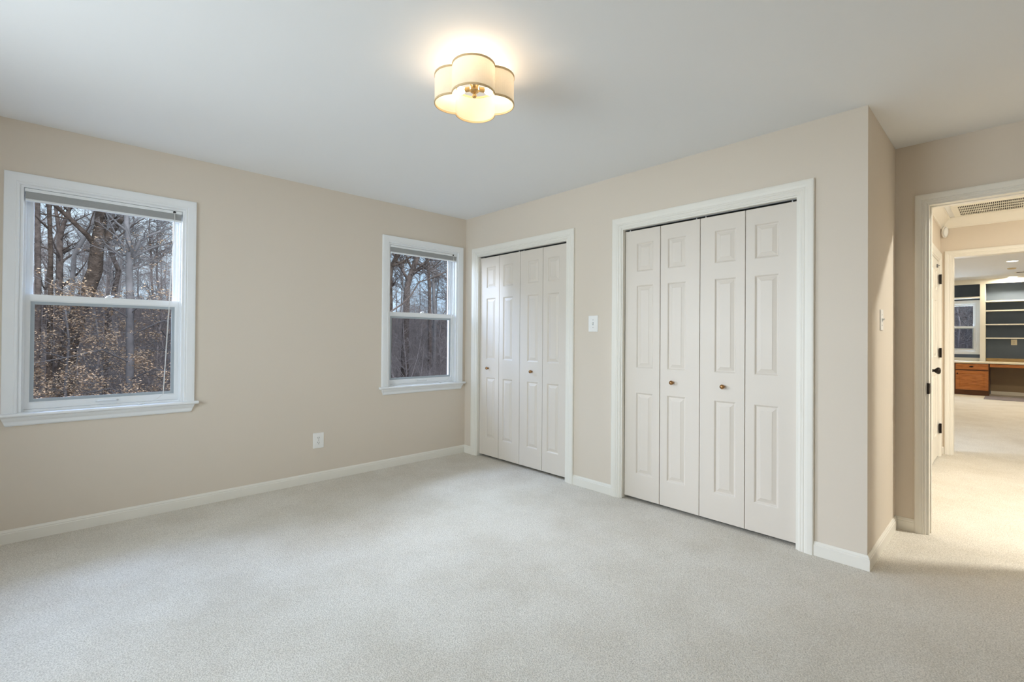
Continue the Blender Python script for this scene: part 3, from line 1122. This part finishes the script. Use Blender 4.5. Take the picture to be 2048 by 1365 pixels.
m.build('louvres', M_SHELF, root, merge=False)
# motion detector in the corner
root = tag(empty('motion_detector', (XE - 0.045, HN - 0.045, 2.363)), 'small white oval motion detector high in the hall corner', 'motion detector')
ctr = Vector((XE - 0.028, HN - 0.034, 2.363))
ax = Vector((-0.80, -0.60, -0.16)).normalized()
m = MB()
m.lathe([(0.026, 0), (0.030, 0.004), (0.030, 0.018), (0.026, 0.024)], ctr - ax * 0.010, ax, 26)
for i, (x, y_, z) in enumerate(m.v):
    m.v[i] = (x, y_, 2.363 + (z - 2.363) * 2.1)
m.build('housing', M_PLATE, root, smooth=False)
m = MB()
m.lathe([(0.025, 0), (0.020, 0.005), (0.010, 0.008), (0.001, 0.009)], ctr + ax * 0.0142, ax, 26)
for i, (x, y_, z) in enumerate(m.v):
    m.v[i] = (x, y_, 2.363 + (z - 2.363) * 2.1)
m.build('lens', M_RAIL, root, smooth=True)

# ------------------------------------------------------------------ far room
XC, XS = 11.72, 12.02
# base cabinet
root = tag(empty('base_cabinet', (XC + 0.3, -3.29, 0)), 'cherry base cabinet under the far window', 'cabinet')
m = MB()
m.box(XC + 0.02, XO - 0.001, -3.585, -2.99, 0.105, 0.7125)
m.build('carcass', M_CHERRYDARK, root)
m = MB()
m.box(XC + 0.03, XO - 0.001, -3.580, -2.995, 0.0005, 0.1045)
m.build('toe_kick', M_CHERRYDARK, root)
m = MB()
m.box(XC, XC + 0.0195, -3.573, -3.046, 0.572, 0.697)
dr = m.build('drawer', M_CHERRY, root, bevel=0.003)
m = MB()
m.lathe([(0.004, 0), (0.005, 0.012), (0.012, 0.018), (0.014, 0.022), (0.008, 0.026)], (XC - 0.0005, -3.305, 0.636), (-1, 0, 0), 14)
for i, (x, y_, z) in enumerate(m.v):
    m.v[i] = (x, -3.305 + (y_ + 3.305) * 2.6, z)
m.build('pull', M_BRONZE, dr)
m = MB()
panel_slab(m, plane_map('x', XC, -1), -3.573, -3.046, 0.115, 0.545, 0.0195, [(-3.513, -3.106, 0.175, 0.485)], [(0.006, -0.004), (0.014, -0.010), (0.026, -0.010), (0.050, -0.002)])
dd = m.build('door', M_CHERRY, root)
m = MB()
m.lathe([(0.007, 0), (0.005, 0.010), (0.014, 0.017), (0.015, 0.022), (0.008, 0.026)], (XC - 0.0005, -3.076, 0.475), (-1, 0, 0), 14)
m.build('knob', M_BRONZE, dd)
# worktop
root = tag(empty('countertop', (XC + 0.3, -3.9, 0.713)), 'long cream laminate worktop over cabinet and kneehole in the far room', 'countertop')
m = MB()
m.box(XC - 0.025, XO - 0.001, -5.2, -2.90, 0.7130, 0.7500)
m.build('slab', M_COUNTER, root, bevel=0.006)
m = MB()
m.box(XO - 0.022, XO - 0.0012, -3.428, -2.90, 0.7505, 0.823)
m.build('white_backsplash', M_SHELF, root)
m = MB()
m.box(XO - 0.022, XO - 0.0012, -5.2, -3.522, 0.7505, 0.823)
m.build('wood_backsplash', M_TANWOOD, root)
# pencil drawer under the worktop
root = tag(empty('desk_drawer', (XC + 0.2, -4.1, 0.640)), 'cherry pencil drawer above the kneehole', 'drawer')
m = MB()
m.box(XC + 0.022, XC + 0.40, -4.66, -3.600, 0.645, 0.7125)
m.build('drawer_box', M_CHERRYDARK, root)
m = MB()
m.box(XC + 0.003, XC + 0.0215, -4.66, -3.596, 0.640, 0.703)
m.build('drawer_front', M_CHERRY, root, bevel=0.003)
# end cabinet carrying the other end of the worktop
m = MB()
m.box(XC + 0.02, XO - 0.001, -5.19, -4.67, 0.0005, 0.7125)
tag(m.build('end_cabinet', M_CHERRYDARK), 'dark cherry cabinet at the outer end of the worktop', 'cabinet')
# kneehole lining
m = MB()
m.box(XO - 0.008, XO - 0.0008, -4.665, -3.590, 0.078, 0.712)
struct(m.build('wall_kneehole', M_TAUPE), 'taupe wall behind the kneehole', 'wall')
# built-in shelves
root = tag(empty('built_in_bookcase', ((XS + XO) / 2, -3.9, 0.7503)), 'cream built-in bookcase around the far window with slate back', 'bookcase')
m = MB()
m.box(XS, XS + 0.02, -5.2, -2.90, 2.505, HO - 0.0005)
m.box(XS - 0.012, XS - 0.0002, -5.2, -2.90, HO - 0.035, HO - 0.0005)
m.build('frieze', M_SHELF, root)
for ya, yb in ((-3.520, -3.430), (-5.2, -5.11)):
    m = MB()
    m.box(XS, XO - 0.001, ya, yb, 0.7505, 2.5048)
    m.build('upright', M_SHELF, root, bevel=0.002)
m = MB()
m.box(XS + 0.002, XO - 0.001, -3.4295, -2.90, 2.192, 2.222)
m.build('shelf', M_SHELF, root)
for zt, th in ((2.122, 0.032), (1.906, 0.026), (1.596, 0.024), (1.290, 0.022)):
    m = MB()
    m.box(XS + 0.002, XO - 0.004, -5.1095, -3.5205, zt - th, zt)
    m.build('shelf', M_SHELF, root)
duplex_outlet(plane_map('x', XO, -1), -3.961, 1.187, 0.094, 0.127, 'cream outlet on the slate back of the bookcase', M_COUNTER)
# ceiling fittings
for i, (x, y_, lab) in enumerate(((8.97, -3.94, 'round lit recessed light nearer the hall'), (11.88, -3.94, 'round lit recessed light just in front of the bookcase'))):
    root = tag(empty('recessed_light', (x, y_, HO)), lab, 'recessed light', 'recessed lights of the far room')
    m = MB()
    m.lathe([(0.088, 0), (0.088, 0.004), (0.074, 0.007), (0.070, 0.004)], (x, y_, HO - 0.0004), (0, 0, -1), 28)
    m.build('trim_ring', M_SHELF, root)
    m = MB()
    m.lathe([(0.070, 0.0045), (0.070, 0.0068)], (x, y_, HO - 0.0004), (0, 0, -1), 28)
    m.build('lens', M_CAN, root)
root = tag(empty('smoke_detector', (10.15, -3.93, HO)), 'tan round smoke detector between the two recessed lights', 'smoke detector')
m = MB()
m.lathe([(0.062, 0), (0.062, 0.010), (0.052, 0.020), (0.020, 0.022)], (10.15, -3.93, HO - 0.0004), (0, 0, -1), 24)
m.build('housing', M_DISC, root)
root = tag(empty('ceiling_register', (11.0, -4.16, HO)), 'white ceiling register with a dark slot near the bookcase', 'air register')
m = MB()
m.box(10.93, 11.07, -4.36, -3.97, HO - 0.006, HO - 0.0005)
m.build('frame', M_SHELF, root, bevel=0.002)
m = MB()
for k in range(3):
    m.box(10.955 + k * 0.034, 10.975 + k * 0.034, -4.34, -3.995, HO - 0.0075, HO - 0.0062)
m.build('slots', M_SLOT, root)
# mat on the carpet in front of the kneehole
m = MB()
m.box(10.87, 11.69, -4.75, -3.525, 0.0005, 0.009)
tag(m.build('floor_mat', M_MAT, bevel=0.003), 'grey woven mat on the carpet before the kneehole', 'mat')

# ------------------------------------------------------------------ woodland outside
GZ = -3.0


def ground_z(x, y):
    d = max(0.0, max(y, (x - 12.0) * 0.9))
    rise = 0.0 if d < 14 else (d - 14) * 0.155
    rise = min(rise, 8.5)
    return GZ - 0.4 * min(1.0, d / 10) + rise + 0.35 * math.sin(x * 0.23 + 1.0) * math.sin(y * 0.19)


m = MB()
NX, NY = 70, 60
gx = [-60 + i * 200 / NX for i in range(NX + 1)]
gy = [-70 + j * 190 / NY for j in range(NY + 1)]
m.add([(x, y, ground_z(x, y)) for y in gy for x in gx],
      [(j * (NX + 1) + i, j * (NX + 1) + i + 1, (j + 1) * (NX + 1) + i + 1, (j + 1) * (NX + 1) + i) for j in range(NY) for i in range(NX)])
struct(m.build('hill', M_GROUND, smooth=True, origin=(0, 0, 0)), 'brown wooded hillside outside the windows', 'hill')


def wander(rng, start, direction, length, n, wob, lift):
    p = Vector(start)
    d = Vector(direction).normalized()
    pts = [p.copy()]
    for _ in range(n):
        d = (d + Vector((rng.gauss(0, wob), rng.gauss(0, wob), rng.gauss(0, wob) + lift))).normalized()
        p = p + d * (length / n)
        pts.append(p.copy())
    return pts


def sub_branches(rng, mb, tips, pts, r0, length, level, maxlevel, density, lift, spread):
    """side shoots along a polyline"""
    nb = max(2, int(density[level] * rng.uniform(0.8, 1.2)))
    for _ in range(nb):
        f = rng.uniform(0.15, 1.0)
        k = min(int(f * (len(pts) - 1)), len(pts) - 2)
        t = f * (len(pts) - 1) - k
        p = pts[k].lerp(pts[k + 1], t)
        ax = (pts[k + 1] - pts[k]).normalized()
        side = Vector((rng.gauss(0, 1), rng.gauss(0, 1), rng.gauss(0, 0.7)))
        side = (side - ax * side.dot(ax)).normalized()
        d = (ax * rng.uniform(0.4, 0.9) + side * spread).normalized()
        ln = length * rng.uniform(0.45, 1.0) * (1.1 - 0.5 * f)
        r = max(0.003, r0 * rng.uniform(0.35, 0.6) * (1 - 0.5 * f))
        n = 5 if level < 2 else 3
        q = wander(rng, p, d, ln, n, 0.16, lift)
        mb.tube(q, [r * (1 - 0.8 * i / n) for i in range(n + 1)], 5 if level == 0 else 3, cap=False)
        tips.append(q)
        if level + 1 < maxlevel:
            sub_branches(rng, mb, tips, q, r, ln * 0.55, level + 1, maxlevel, density, lift, spread)


def leaf_spray(rng, mb, tips, count, size):
    for _ in range(count):
        q = rng.choice(tips)
        k = rng.randrange(max(1, len(q) - 2), len(q))
        c = q[k] + Vector((rng.gauss(0, 0.05), rng.gauss(0, 0.05), rng.gauss(0, 0.03)))
        a = rng.uniform(0, 2 * math.pi)
        s = size * rng.uniform(0.6, 1.25)
        u = Vector((math.cos(a), math.sin(a), rng.uniform(-0.9, 0.4))).normalized() * s
        w = Vector((-math.sin(a), math.cos(a), rng.uniform(-0.8, 0.8))).normalized() * s * 0.6
        mb.face([c - u, c - w * 0.9 - u * 0.1, c + u, c + w * 0.9 - u * 0.1])


def make_tree(base, trunk, limbs, seed, label, bark, group=None, density=(9, 7, 6), blen=2.2, maxlevel=3, leaves=0, leaf_size=0.05, lift=0.03, spread=0.9, cat='tree', name='bare_tree', top_shoots=10, girth=0.66, leaf_top=1.45):
    """trunk / limbs = [(point, radius), ...] in world coordinates"""
    rng = random.Random(seed)
    root = tag(empty(name, base), label, cat, group)
    m = MB()
    trunk_mesh = MB()
    trunk_mesh.tube([p for p, _ in trunk], [r * girth for _, r in trunk], 12)
    tips = []
    for lb in limbs:
        m = MB()
        m.tube([p for p, _ in lb], [r * girth for _, r in lb], 8, cap=False)
        pts = [Vector(p) for p, _ in lb]
        sub_branches(rng, m, tips, pts, lb[0][1] * 0.6, blen, 0, maxlevel, density, lift, spread)
        m.build('limb', bark, root, smooth=True, merge=False, recalc=False)
    pts = [Vector(p) for p, _ in trunk]
    up_ = pts[len(pts) // 3:]
    sub_branches(rng, trunk_mesh, tips, up_, trunk[0][1] * 0.5, blen, 0, maxlevel, (top_shoots,) + tuple(density[1:]), lift, spread)
    trunk_mesh.build('trunk', bark, root, smooth=True, merge=False, recalc=False)
    if leaves:
        m = MB()
        keep = [q for q in tips if rng.random() < math.exp(-max(0.0, q[-1].z - leaf_top) / 0.55)]
        leaf_spray(rng, m, keep, leaves, leaf_size)
        lv = m.build('leaves', M_LEAF, root, merge=False, recalc=False)
        lv['label'] = 'dry tan leaves still on the twigs'
    return root


def on(x, y):
    return (x, y, ground_z(x, y) - 0.1)


# individual trees seen through the large window
b = on(-3.50, 12.0)
make_tree(b, [(b, 0.14), ((-3.54, 12, -0.3), 0.105), ((-3.53, 12, 2.15), 0.09), ((-3.57, 12, 4.4), 0.08), ((-3.6, 12.1, 7.5), 0.055), ((-3.5, 12.2, 10.5), 0.02)], [], 11,
          'slim straight trunk at the left edge of the large window', M_BARK, 'trees behind the large window', blen=1.7)
b = on(-3.31, 11.0)
make_tree(b, [(b, 0.11), ((-3.30, 11, -0.3), 0.085), ((-3.31, 11, 3.0), 0.065), ((-3.35, 11, 4.2), 0.058), ((-3.3, 11, 7.5), 0.04), ((-3.3, 11, 9.5), 0.015)], [], 12,
          'reddish slim trunk second from the left in the large window', M_BARKDARK, 'trees behind the large window', blen=1.5)
b = on(-3.20, 16.0)
make_tree(b, [(b, 0.20), ((-3.2, 16, 1.0), 0.15), ((-3.196, 16, 3.4), 0.125), ((-3.205, 16, 4.24), 0.115)],
          [[((-3.205, 16, 4.1), 0.10), ((-3.12, 16, 4.6), 0.085), ((-2.96, 16, 5.22), 0.075), ((-2.6, 16.2, 7.2), 0.05), ((-2.4, 16.3, 9.0), 0.02)],
           [((-3.205, 16, 4.15), 0.08), ((-3.25, 16, 4.6), 0.07), ((-3.30, 16, 5.0), 0.06), ((-3.5, 16, 7.0), 0.04), ((-3.6, 15.8, 8.5), 0.015)]], 13,
          'forked tree between the slim trunks and the great leaning trunk', M_BARK, 'trees behind the large window', blen=1.8)
b = on(-3.12, 13.0)
make_tree(b, [(b, 0.32), ((-3.0, 13, 0.8), 0.27), ((-2.84, 13, 1.6), 0.26), ((-2.60, 13, 2.5), 0.25), ((-2.484, 13, 2.93), 0.245), ((-2.45, 13, 3.59), 0.215), ((-2.40, 13, 4.14), 0.19),
              ((-2.36, 13, 4.65), 0.20), ((-2.2, 13.1, 6.8), 0.16), ((-2.1, 13.2, 9.0), 0.11), ((-2.0, 13.2, 11.5), 0.04)],
          [[((-2.50, 13, 3.6), 0.10), ((-2.64, 13, 3.84), 0.09), ((-3.02, 13, 4.27), 0.078), ((-3.34, 13, 4.60), 0.072), ((-4.2, 12.8, 5.6), 0.05), ((-5.0, 12.5, 6.5), 0.02)],
           [((-2.42, 13.05, 3.55), 0.14), ((-2.28, 13.1, 3.83), 0.13), ((-1.95, 13.2, 4.44), 0.115), ((-1.4, 13.5, 5.6), 0.08), ((-0.9, 13.8, 7.2), 0.03)]], 14,
          'great dark leaning trunk with a long limb in the large window', M_BARKDARK, 'trees behind the large window', blen=2.2)
b = on(-2.19, 7.0)
make_tree(b, [(b, 0.12), ((-2.19, 7, 0.03), 0.092), ((-2.213, 7, 1.93), 0.084), ((-2.229, 7, 2.37), 0.080), ((-2.234, 7, 2.80), 0.062), ((-2.273, 7, 3.23), 0.055), ((-2.3, 7, 4.6), 0.04), ((-2.3, 7, 6.0), 0.015)],
          [[((-2.22, 7, 2.50), 0.045), ((-2.186, 7, 2.59), 0.042), ((-2.086, 7, 2.91), 0.036), ((-1.935, 7, 3.05), 0.032), ((-1.632, 7, 3.24), 0.026), ((-1.0, 7.2, 3.6), 0.01)],
           [((-2.20, 7, 2.55), 0.03), ((-2.164, 7, 2.62), 0.028), ((-1.9, 7, 2.82), 0.023), ((-1.629, 7, 2.96), 0.018), ((-1.1, 6.9, 3.2), 0.008)],
           [((-2.22, 7, 2.50), 0.025), ((-2.243, 7, 2.58), 0.022), ((-2.381, 7, 2.90), 0.018), ((-2.516, 7, 3.23), 0.014), ((-2.7, 7, 3.8), 0.006)],
           [((-2.20, 7, 1.5), 0.022), ((-2.6, 6.7, 1.75), 0.018), ((-3.1, 6.3, 1.9), 0.012), ((-3.6, 6.0, 2.2), 0.005)],
           [((-2.19, 7, 1.2), 0.022), ((-1.8, 6.6, 1.45), 0.018), ((-1.4, 6.3, 1.55), 0.010), ((-1.0, 6.2, 1.5), 0.004)],
           [((-2.19, 7, 0.7), 0.022), ((-2.6, 6.6, 0.95), 0.018), ((-3.0, 6.2, 0.85), 0.012), ((-3.5, 6.0, 0.75), 0.004)],
           [((-2.19, 7, 0.4), 0.020), ((-1.9, 6.5, 0.60), 0.016), ((-1.6, 6.1, 0.55), 0.010), ((-1.3, 6.0, 0.5), 0.004)],
           [((-2.19, 7, 0.1), 0.018), ((-2.5, 6.5, 0.3), 0.014), ((-2.9, 6.2, 0.25), 0.009), ((-3.3, 6.0, 0.2), 0.004)],
           [((-2.19, 7, 1.6), 0.020), ((-2.0, 6.4, 1.85), 0.016), ((-1.75, 6.0, 1.95), 0.008), ((-1.5, 5.8, 2.0), 0.004)]], 15,
          'smooth grey beech holding tan dry leaves outside the large window', M_BEECH, 'trees behind the large window', density=(9, 7, 6), blen=0.95, leaves=8000, leaf_size=0.022, lift=0.0,
          spread=0.85, name='beech_tree', top_shoots=16)
b = on(-2.30, 15.5)
make_tree(b, [(b, 0.16), ((-2.1, 15.4, 1.5), 0.12), ((-1.86, 15.2, 3.2), 0.10), ((-2.13, 15, 3.95), 0.085), ((-2.3, 15, 5.2), 0.06), ((-2.4, 15, 7.5), 0.02)], [], 17,
          'crooked trunk right of the great leaning trunk', M_BARK, 'trees behind the large window', blen=1.7)
b = on(-2.95, 15.2)
make_tree(b, [(b, 0.14), ((-2.95, 15.1, 2.0), 0.10), ((-2.88, 15, 3.56), 0.085), ((-2.695, 15, 4.02), 0.085), ((-2.486, 15, 4.58), 0.08), ((-2.2, 15, 6.5), 0.05), ((-2.1, 15, 8.5), 0.02)], [], 18,
          'pale leaning limb left of the great leaning trunk', M_BEECH, 'trees behind the large window', blen=1.6)
for (bx_, by_, sd, lab) in ((-3.05, 8.2, 31, 'young beech with tan leaves at the left of the large window'), (-1.55, 7.9, 32, 'young beech with tan leaves at the right of the large window'),
                            (-2.45, 10.2, 33, 'young beech with tan leaves standing behind the smooth grey beech')):
    r3 = random.Random(sd)
    b = on(bx_, by_)
    tr = [(b, 0.07)] + [((bx_ + r3.gauss(0, 0.05), by_ + r3.gauss(0, 0.05), b[2] + h_), 0.06 * (1 - h_ / 6.5) + 0.006) for h_ in (1.2, 2.0, 2.8, 3.6, 4.4, 5.1)]
    lm = []
    for q in range(11):
        h_ = 1.3 + q * 0.31
        a_ = q * 2.4 + r3.uniform(-0.3, 0.3)
        ln_ = 1.5 - 0.07 * q
        p0 = Vector((bx_, by_, b[2] + h_))
        pts_ = wander(r3, p0, (math.cos(a_), math.sin(a_), 0.25), ln_, 5, 0.08, -0.02)
        lm.append([(p_, 0.018 * (1 - 0.8 * i_ / 5)) for i_, p_ in enumerate(pts_)])
    make_tree(b, tr, lm, sd, lab, M_BEECH, 'trees behind the large window', density=(8, 7, 5), blen=0.8, leaves=5600, leaf_size=0.022, lift=-0.01, spread=0.9, name='beech_tree', top_shoots=8)
# trees seen through the window by the corner
b = on(4.62, 10.0)
make_tree(b, [(b, 0.15), ((4.63, 10, 1.0), 0.12), ((4.64, 10, 3.04), 0.105), ((4.656, 10, 3.52), 0.10), ((4.85, 10, 3.8), 0.09), ((4.973, 10, 4.02), 0.09), ((5.5, 10, 5.6), 0.06), ((5.9, 10, 7.5), 0.02)],
          [[((4.66, 10, 3.5), 0.06), ((4.9, 9.8, 3.62), 0.05), ((5.5, 9.5, 4.1), 0.035), ((6.2, 9.2, 4.6), 0.015)]], 21,
          'dark trunk at the left edge of the window beside the corner', M_BARKDARK, 'trees behind the corner window', blen=1.8)
b = on(6.35, 12.0)
make_tree(b, [(b, 0.26), ((6.4, 12, 1.4), 0.20), ((6.466, 12, 3.14), 0.17), ((6.59, 12, 3.55), 0.165), ((6.77, 12, 4.0), 0.15), ((6.92, 12, 4.4), 0.14), ((7.6, 12, 6.8), 0.09), ((8.0, 12, 9.0), 0.03)],
          [[((6.5, 12, 3.4), 0.09), ((6.2, 12, 3.8), 0.07), ((5.8, 12.2, 4.6), 0.045), ((5.5, 12.3, 5.6), 0.015)],
           [((6.6, 11.9, 3.6), 0.10), ((7.0, 11.7, 4.05), 0.08), ((7.6, 11.4, 4.6), 0.05), ((8.2, 11.2, 5.1), 0.02)]], 22,
          'thick forked trunk in the middle of the window beside the corner', M_BARK, 'trees behind the corner window', blen=2.0)
b = on(2.0, 6.0)
make_tree(b, [(b, 0.06), ((2.1, 6, -0.6), 0.05), ((2.2, 6, 1.2), 0.042), ((2.396, 6, 1.757), 0.034), ((2.762, 6, 1.995), 0.030), ((3.0, 6, 2.234), 0.028), ((3.21, 6, 2.55), 0.026), ((3.51, 6, 2.65), 0.024),
              ((3.95, 6, 2.85), 0.018), ((4.6, 6, 3.2), 0.008)], [], 23, 'low dark branch sweeping up across the window beside the corner', M_BARK, 'trees behind the corner window', blen=1.0, top_shoots=14)
b = on(8.85, 14.0)
make_tree(b, [(b, 0.15), ((8.82, 14, 1.5), 0.12), ((8.79, 14, 3.6), 0.10), ((8.72, 14, 4.5), 0.09), ((8.6, 14, 4.8), 0.085), ((8.4, 14, 7.0), 0.05), ((8.3, 14, 9.0), 0.02)], [], 24,
          'upright trunk at the right of the window beside the corner', M_BARK, 'trees behind the corner window', blen=1.8)


# bare trees filling the wood: a few built, the rest copies
def copy_tree(o):
    c = o.copy()
    COL.objects.link(c)
    for ch in o.children:
        d = ch.copy()
        COL.objects.link(d)
        d.parent = c
    return c


rng = random.Random(77)
protos = []
for k in range(5):
    r2 = random.Random(200 + k)
    h = r2.uniform(11, 14)
    x, y = 40 + k, 100.0
    trunk = []
    for i in range(7):
        f = i / 6
        trunk.append(((x + r2.gauss(0, 0.16) * (f > 0), y + r2.gauss(0, 0.16) * (f > 0), f * h), 0.17 * (1 - f) ** 0.8 + 0.012))
    limbs = []
    for q in range(7):
        f = r2.uniform(0.22, 0.85)
        a = r2.uniform(0, 2 * math.pi)
        p0 = Vector((x, y, f * h))
        ln = (1.15 - f) * r2.uniform(3.0, 4.6)
        pts = wander(r2, p0, (math.cos(a), math.sin(a), r2.uniform(0.5, 1.1)), ln, 5, 0.10, 0.04)
        limbs.append([(p, 0.065 * (1 - 0.8 * i / 5)) for i, p in enumerate(pts)])
    t = make_tree((x, y, 0), trunk, limbs, 300 + k, 'bare grey tree standing back in the wood', M_BARK if k % 2 else M_BEECH, 'bare trees of the wood', density=(9, 9, 9), blen=2.0, top_shoots=18, girth=0.5)
    protos.append(t)
shrubs = []
for k in range(4):
    r2 = random.Random(500 + k)
    x, y = 60 + k, 100.0
    root = tag(empty('bare_shrub', (x, y, 0)), 'bare twiggy shrub with pale arching stems', 'shrub', 'bare shrubs of the undergrowth')
    m = MB()
    tips = []
    for q in range(22):
        a = r2.uniform(0, 2 * math.pi)
        pts = wander(r2, (x + 0.15 * math.cos(a), y + 0.15 * math.sin(a), 0), (math.cos(a) * 0.55, math.sin(a) * 0.55, 1.0), r2.uniform(2.4, 4.6), 7, 0.10, -0.03)
        m.tube(pts, [0.013 * (1 - 0.8 * i / 7) for i in range(8)], 4, cap=False)
        sub_branches(r2, m, tips, pts, 0.009, 1.1, 1, 3, (0, 10, 6), -0.02, 0.9)
    m.build('stems', M_TWIG, root, smooth=True, merge=False, recalc=False)
    shrubs.append(root)

saplings = []
for k in range(3):
    r2 = random.Random(900 + k)
    x, y = 80 + k, 100.0
    h = r2.uniform(6.0, 7.5)
    trunk = [((x + r2.gauss(0, 0.10) * (i > 0), y + r2.gauss(0, 0.10) * (i > 0), i / 6 * h), 0.05 * (1 - i / 6) + 0.006) for i in range(7)]
    saplings.append(make_tree((x, y, 0), trunk, [], 950 + k, 'slender pale sapling thick with fine bare twigs', M_TWIG, 'bare saplings of the undergrowth', density=(40, 10, 7), blen=2.3, top_shoots=46, girth=1.0,
                              lift=0.02, spread=1.1, name='bare_sapling'))

taken = [(-3.5, 12), (-3.3, 11), (-3.2, 16), (-3.1, 13), (-2.2, 7), (-2.3, 15.5), (-2.95, 15.2), (4.6, 10), (6.35, 12), (2, 6), (8.85, 14)]


def scatter(protos_, spots, first_used, smin, smax, raise_z=0.0):
    for x, y in spots:
        k = rng.randrange(len(protos_))
        if k not in first_used:
            o = protos_[k]
            first_used.add(k)
        else:
            o = copy_tree(protos_[k])
        o.location = (x, y, ground_z(x, y) - 0.1 + raise_z)
        o.rotation_euler = (0, 0, rng.uniform(0, 6.28))
        s = rng.uniform(smin, smax)
        o.scale = (s, s, s)


def cone_spots(n, cam_xy, a0, a1, d0, d1, mind):
    out = []
    tries = 0
    while len(out) < n and tries < 4000:
        tries += 1
        a = math.radians(rng.uniform(a0, a1))
        d = math.sqrt(rng.uniform(d0 * d0, d1 * d1))
        x, y = cam_xy[0] + math.cos(a) * d, cam_xy[1] + math.sin(a) * d
        if all((x - p) ** 2 + (y - q) ** 2 > mind * mind for p, q in taken + out):
            out.append((x, y))
    taken.extend(out)
    return out


CXY = (-3.06, -3.96)
used_t, used_s, used_y = set(), set(), set()
scatter(saplings, cone_spots(26, CXY, 80.5, 95, 17, 40, 0.9), used_y, 0.8, 1.2)
scatter(saplings, cone_spots(24, CXY, 52, 63, 15, 40, 1.0), used_y, 0.65, 0.95)
scatter(saplings, cone_spots(18, CXY, 1.6, 6.6, 26, 50, 0.9), used_y, 0.8, 1.2)
scatter(protos, cone_spots(16, CXY, 80.5, 94, 24, 60, 1.4), used_t, 0.8, 1.25)
scatter(protos, cone_spots(18, CXY, 52, 63, 22, 60, 1.4), used_t, 0.8, 1.25)
scatter(protos, cone_spots(26, CXY, 1.6, 6.6, 27, 60, 0.9), used_t, 0.7, 1.1)
scatter(shrubs, cone_spots(44, CXY, 80, 95, 13, 40, 0.7), used_s, 0.8, 1.3)
scatter(shrubs, cone_spots(46, CXY, 52, 63, 11, 36, 0.7), used_s, 0.9, 1.5)
scatter(shrubs, cone_spots(40, CXY, 1.6, 6.6, 26, 56, 0.6), used_s, 0.8, 1.5)
# the wood goes on to either side of what the windows frame
scatter(protos, cone_spots(12, CXY, 63, 80, 20, 50, 2.2), used_t, 0.8, 1.25)
scatter(protos, cone_spots(8, CXY, 42, 52, 20, 50, 2.2), used_t, 0.8, 1.25)
scatter(saplings, cone_spots(10, CXY, 63, 80, 16, 40, 1.5), used_y, 0.7, 1.1)
scatter(saplings, cone_spots(8, CXY, 42, 52, 16, 40, 1.5), used_y, 0.7, 1.1)
scatter(protos, cone_spots(6, CXY, 94, 106, 20, 50, 2.2), used_t, 0.8, 1.25)
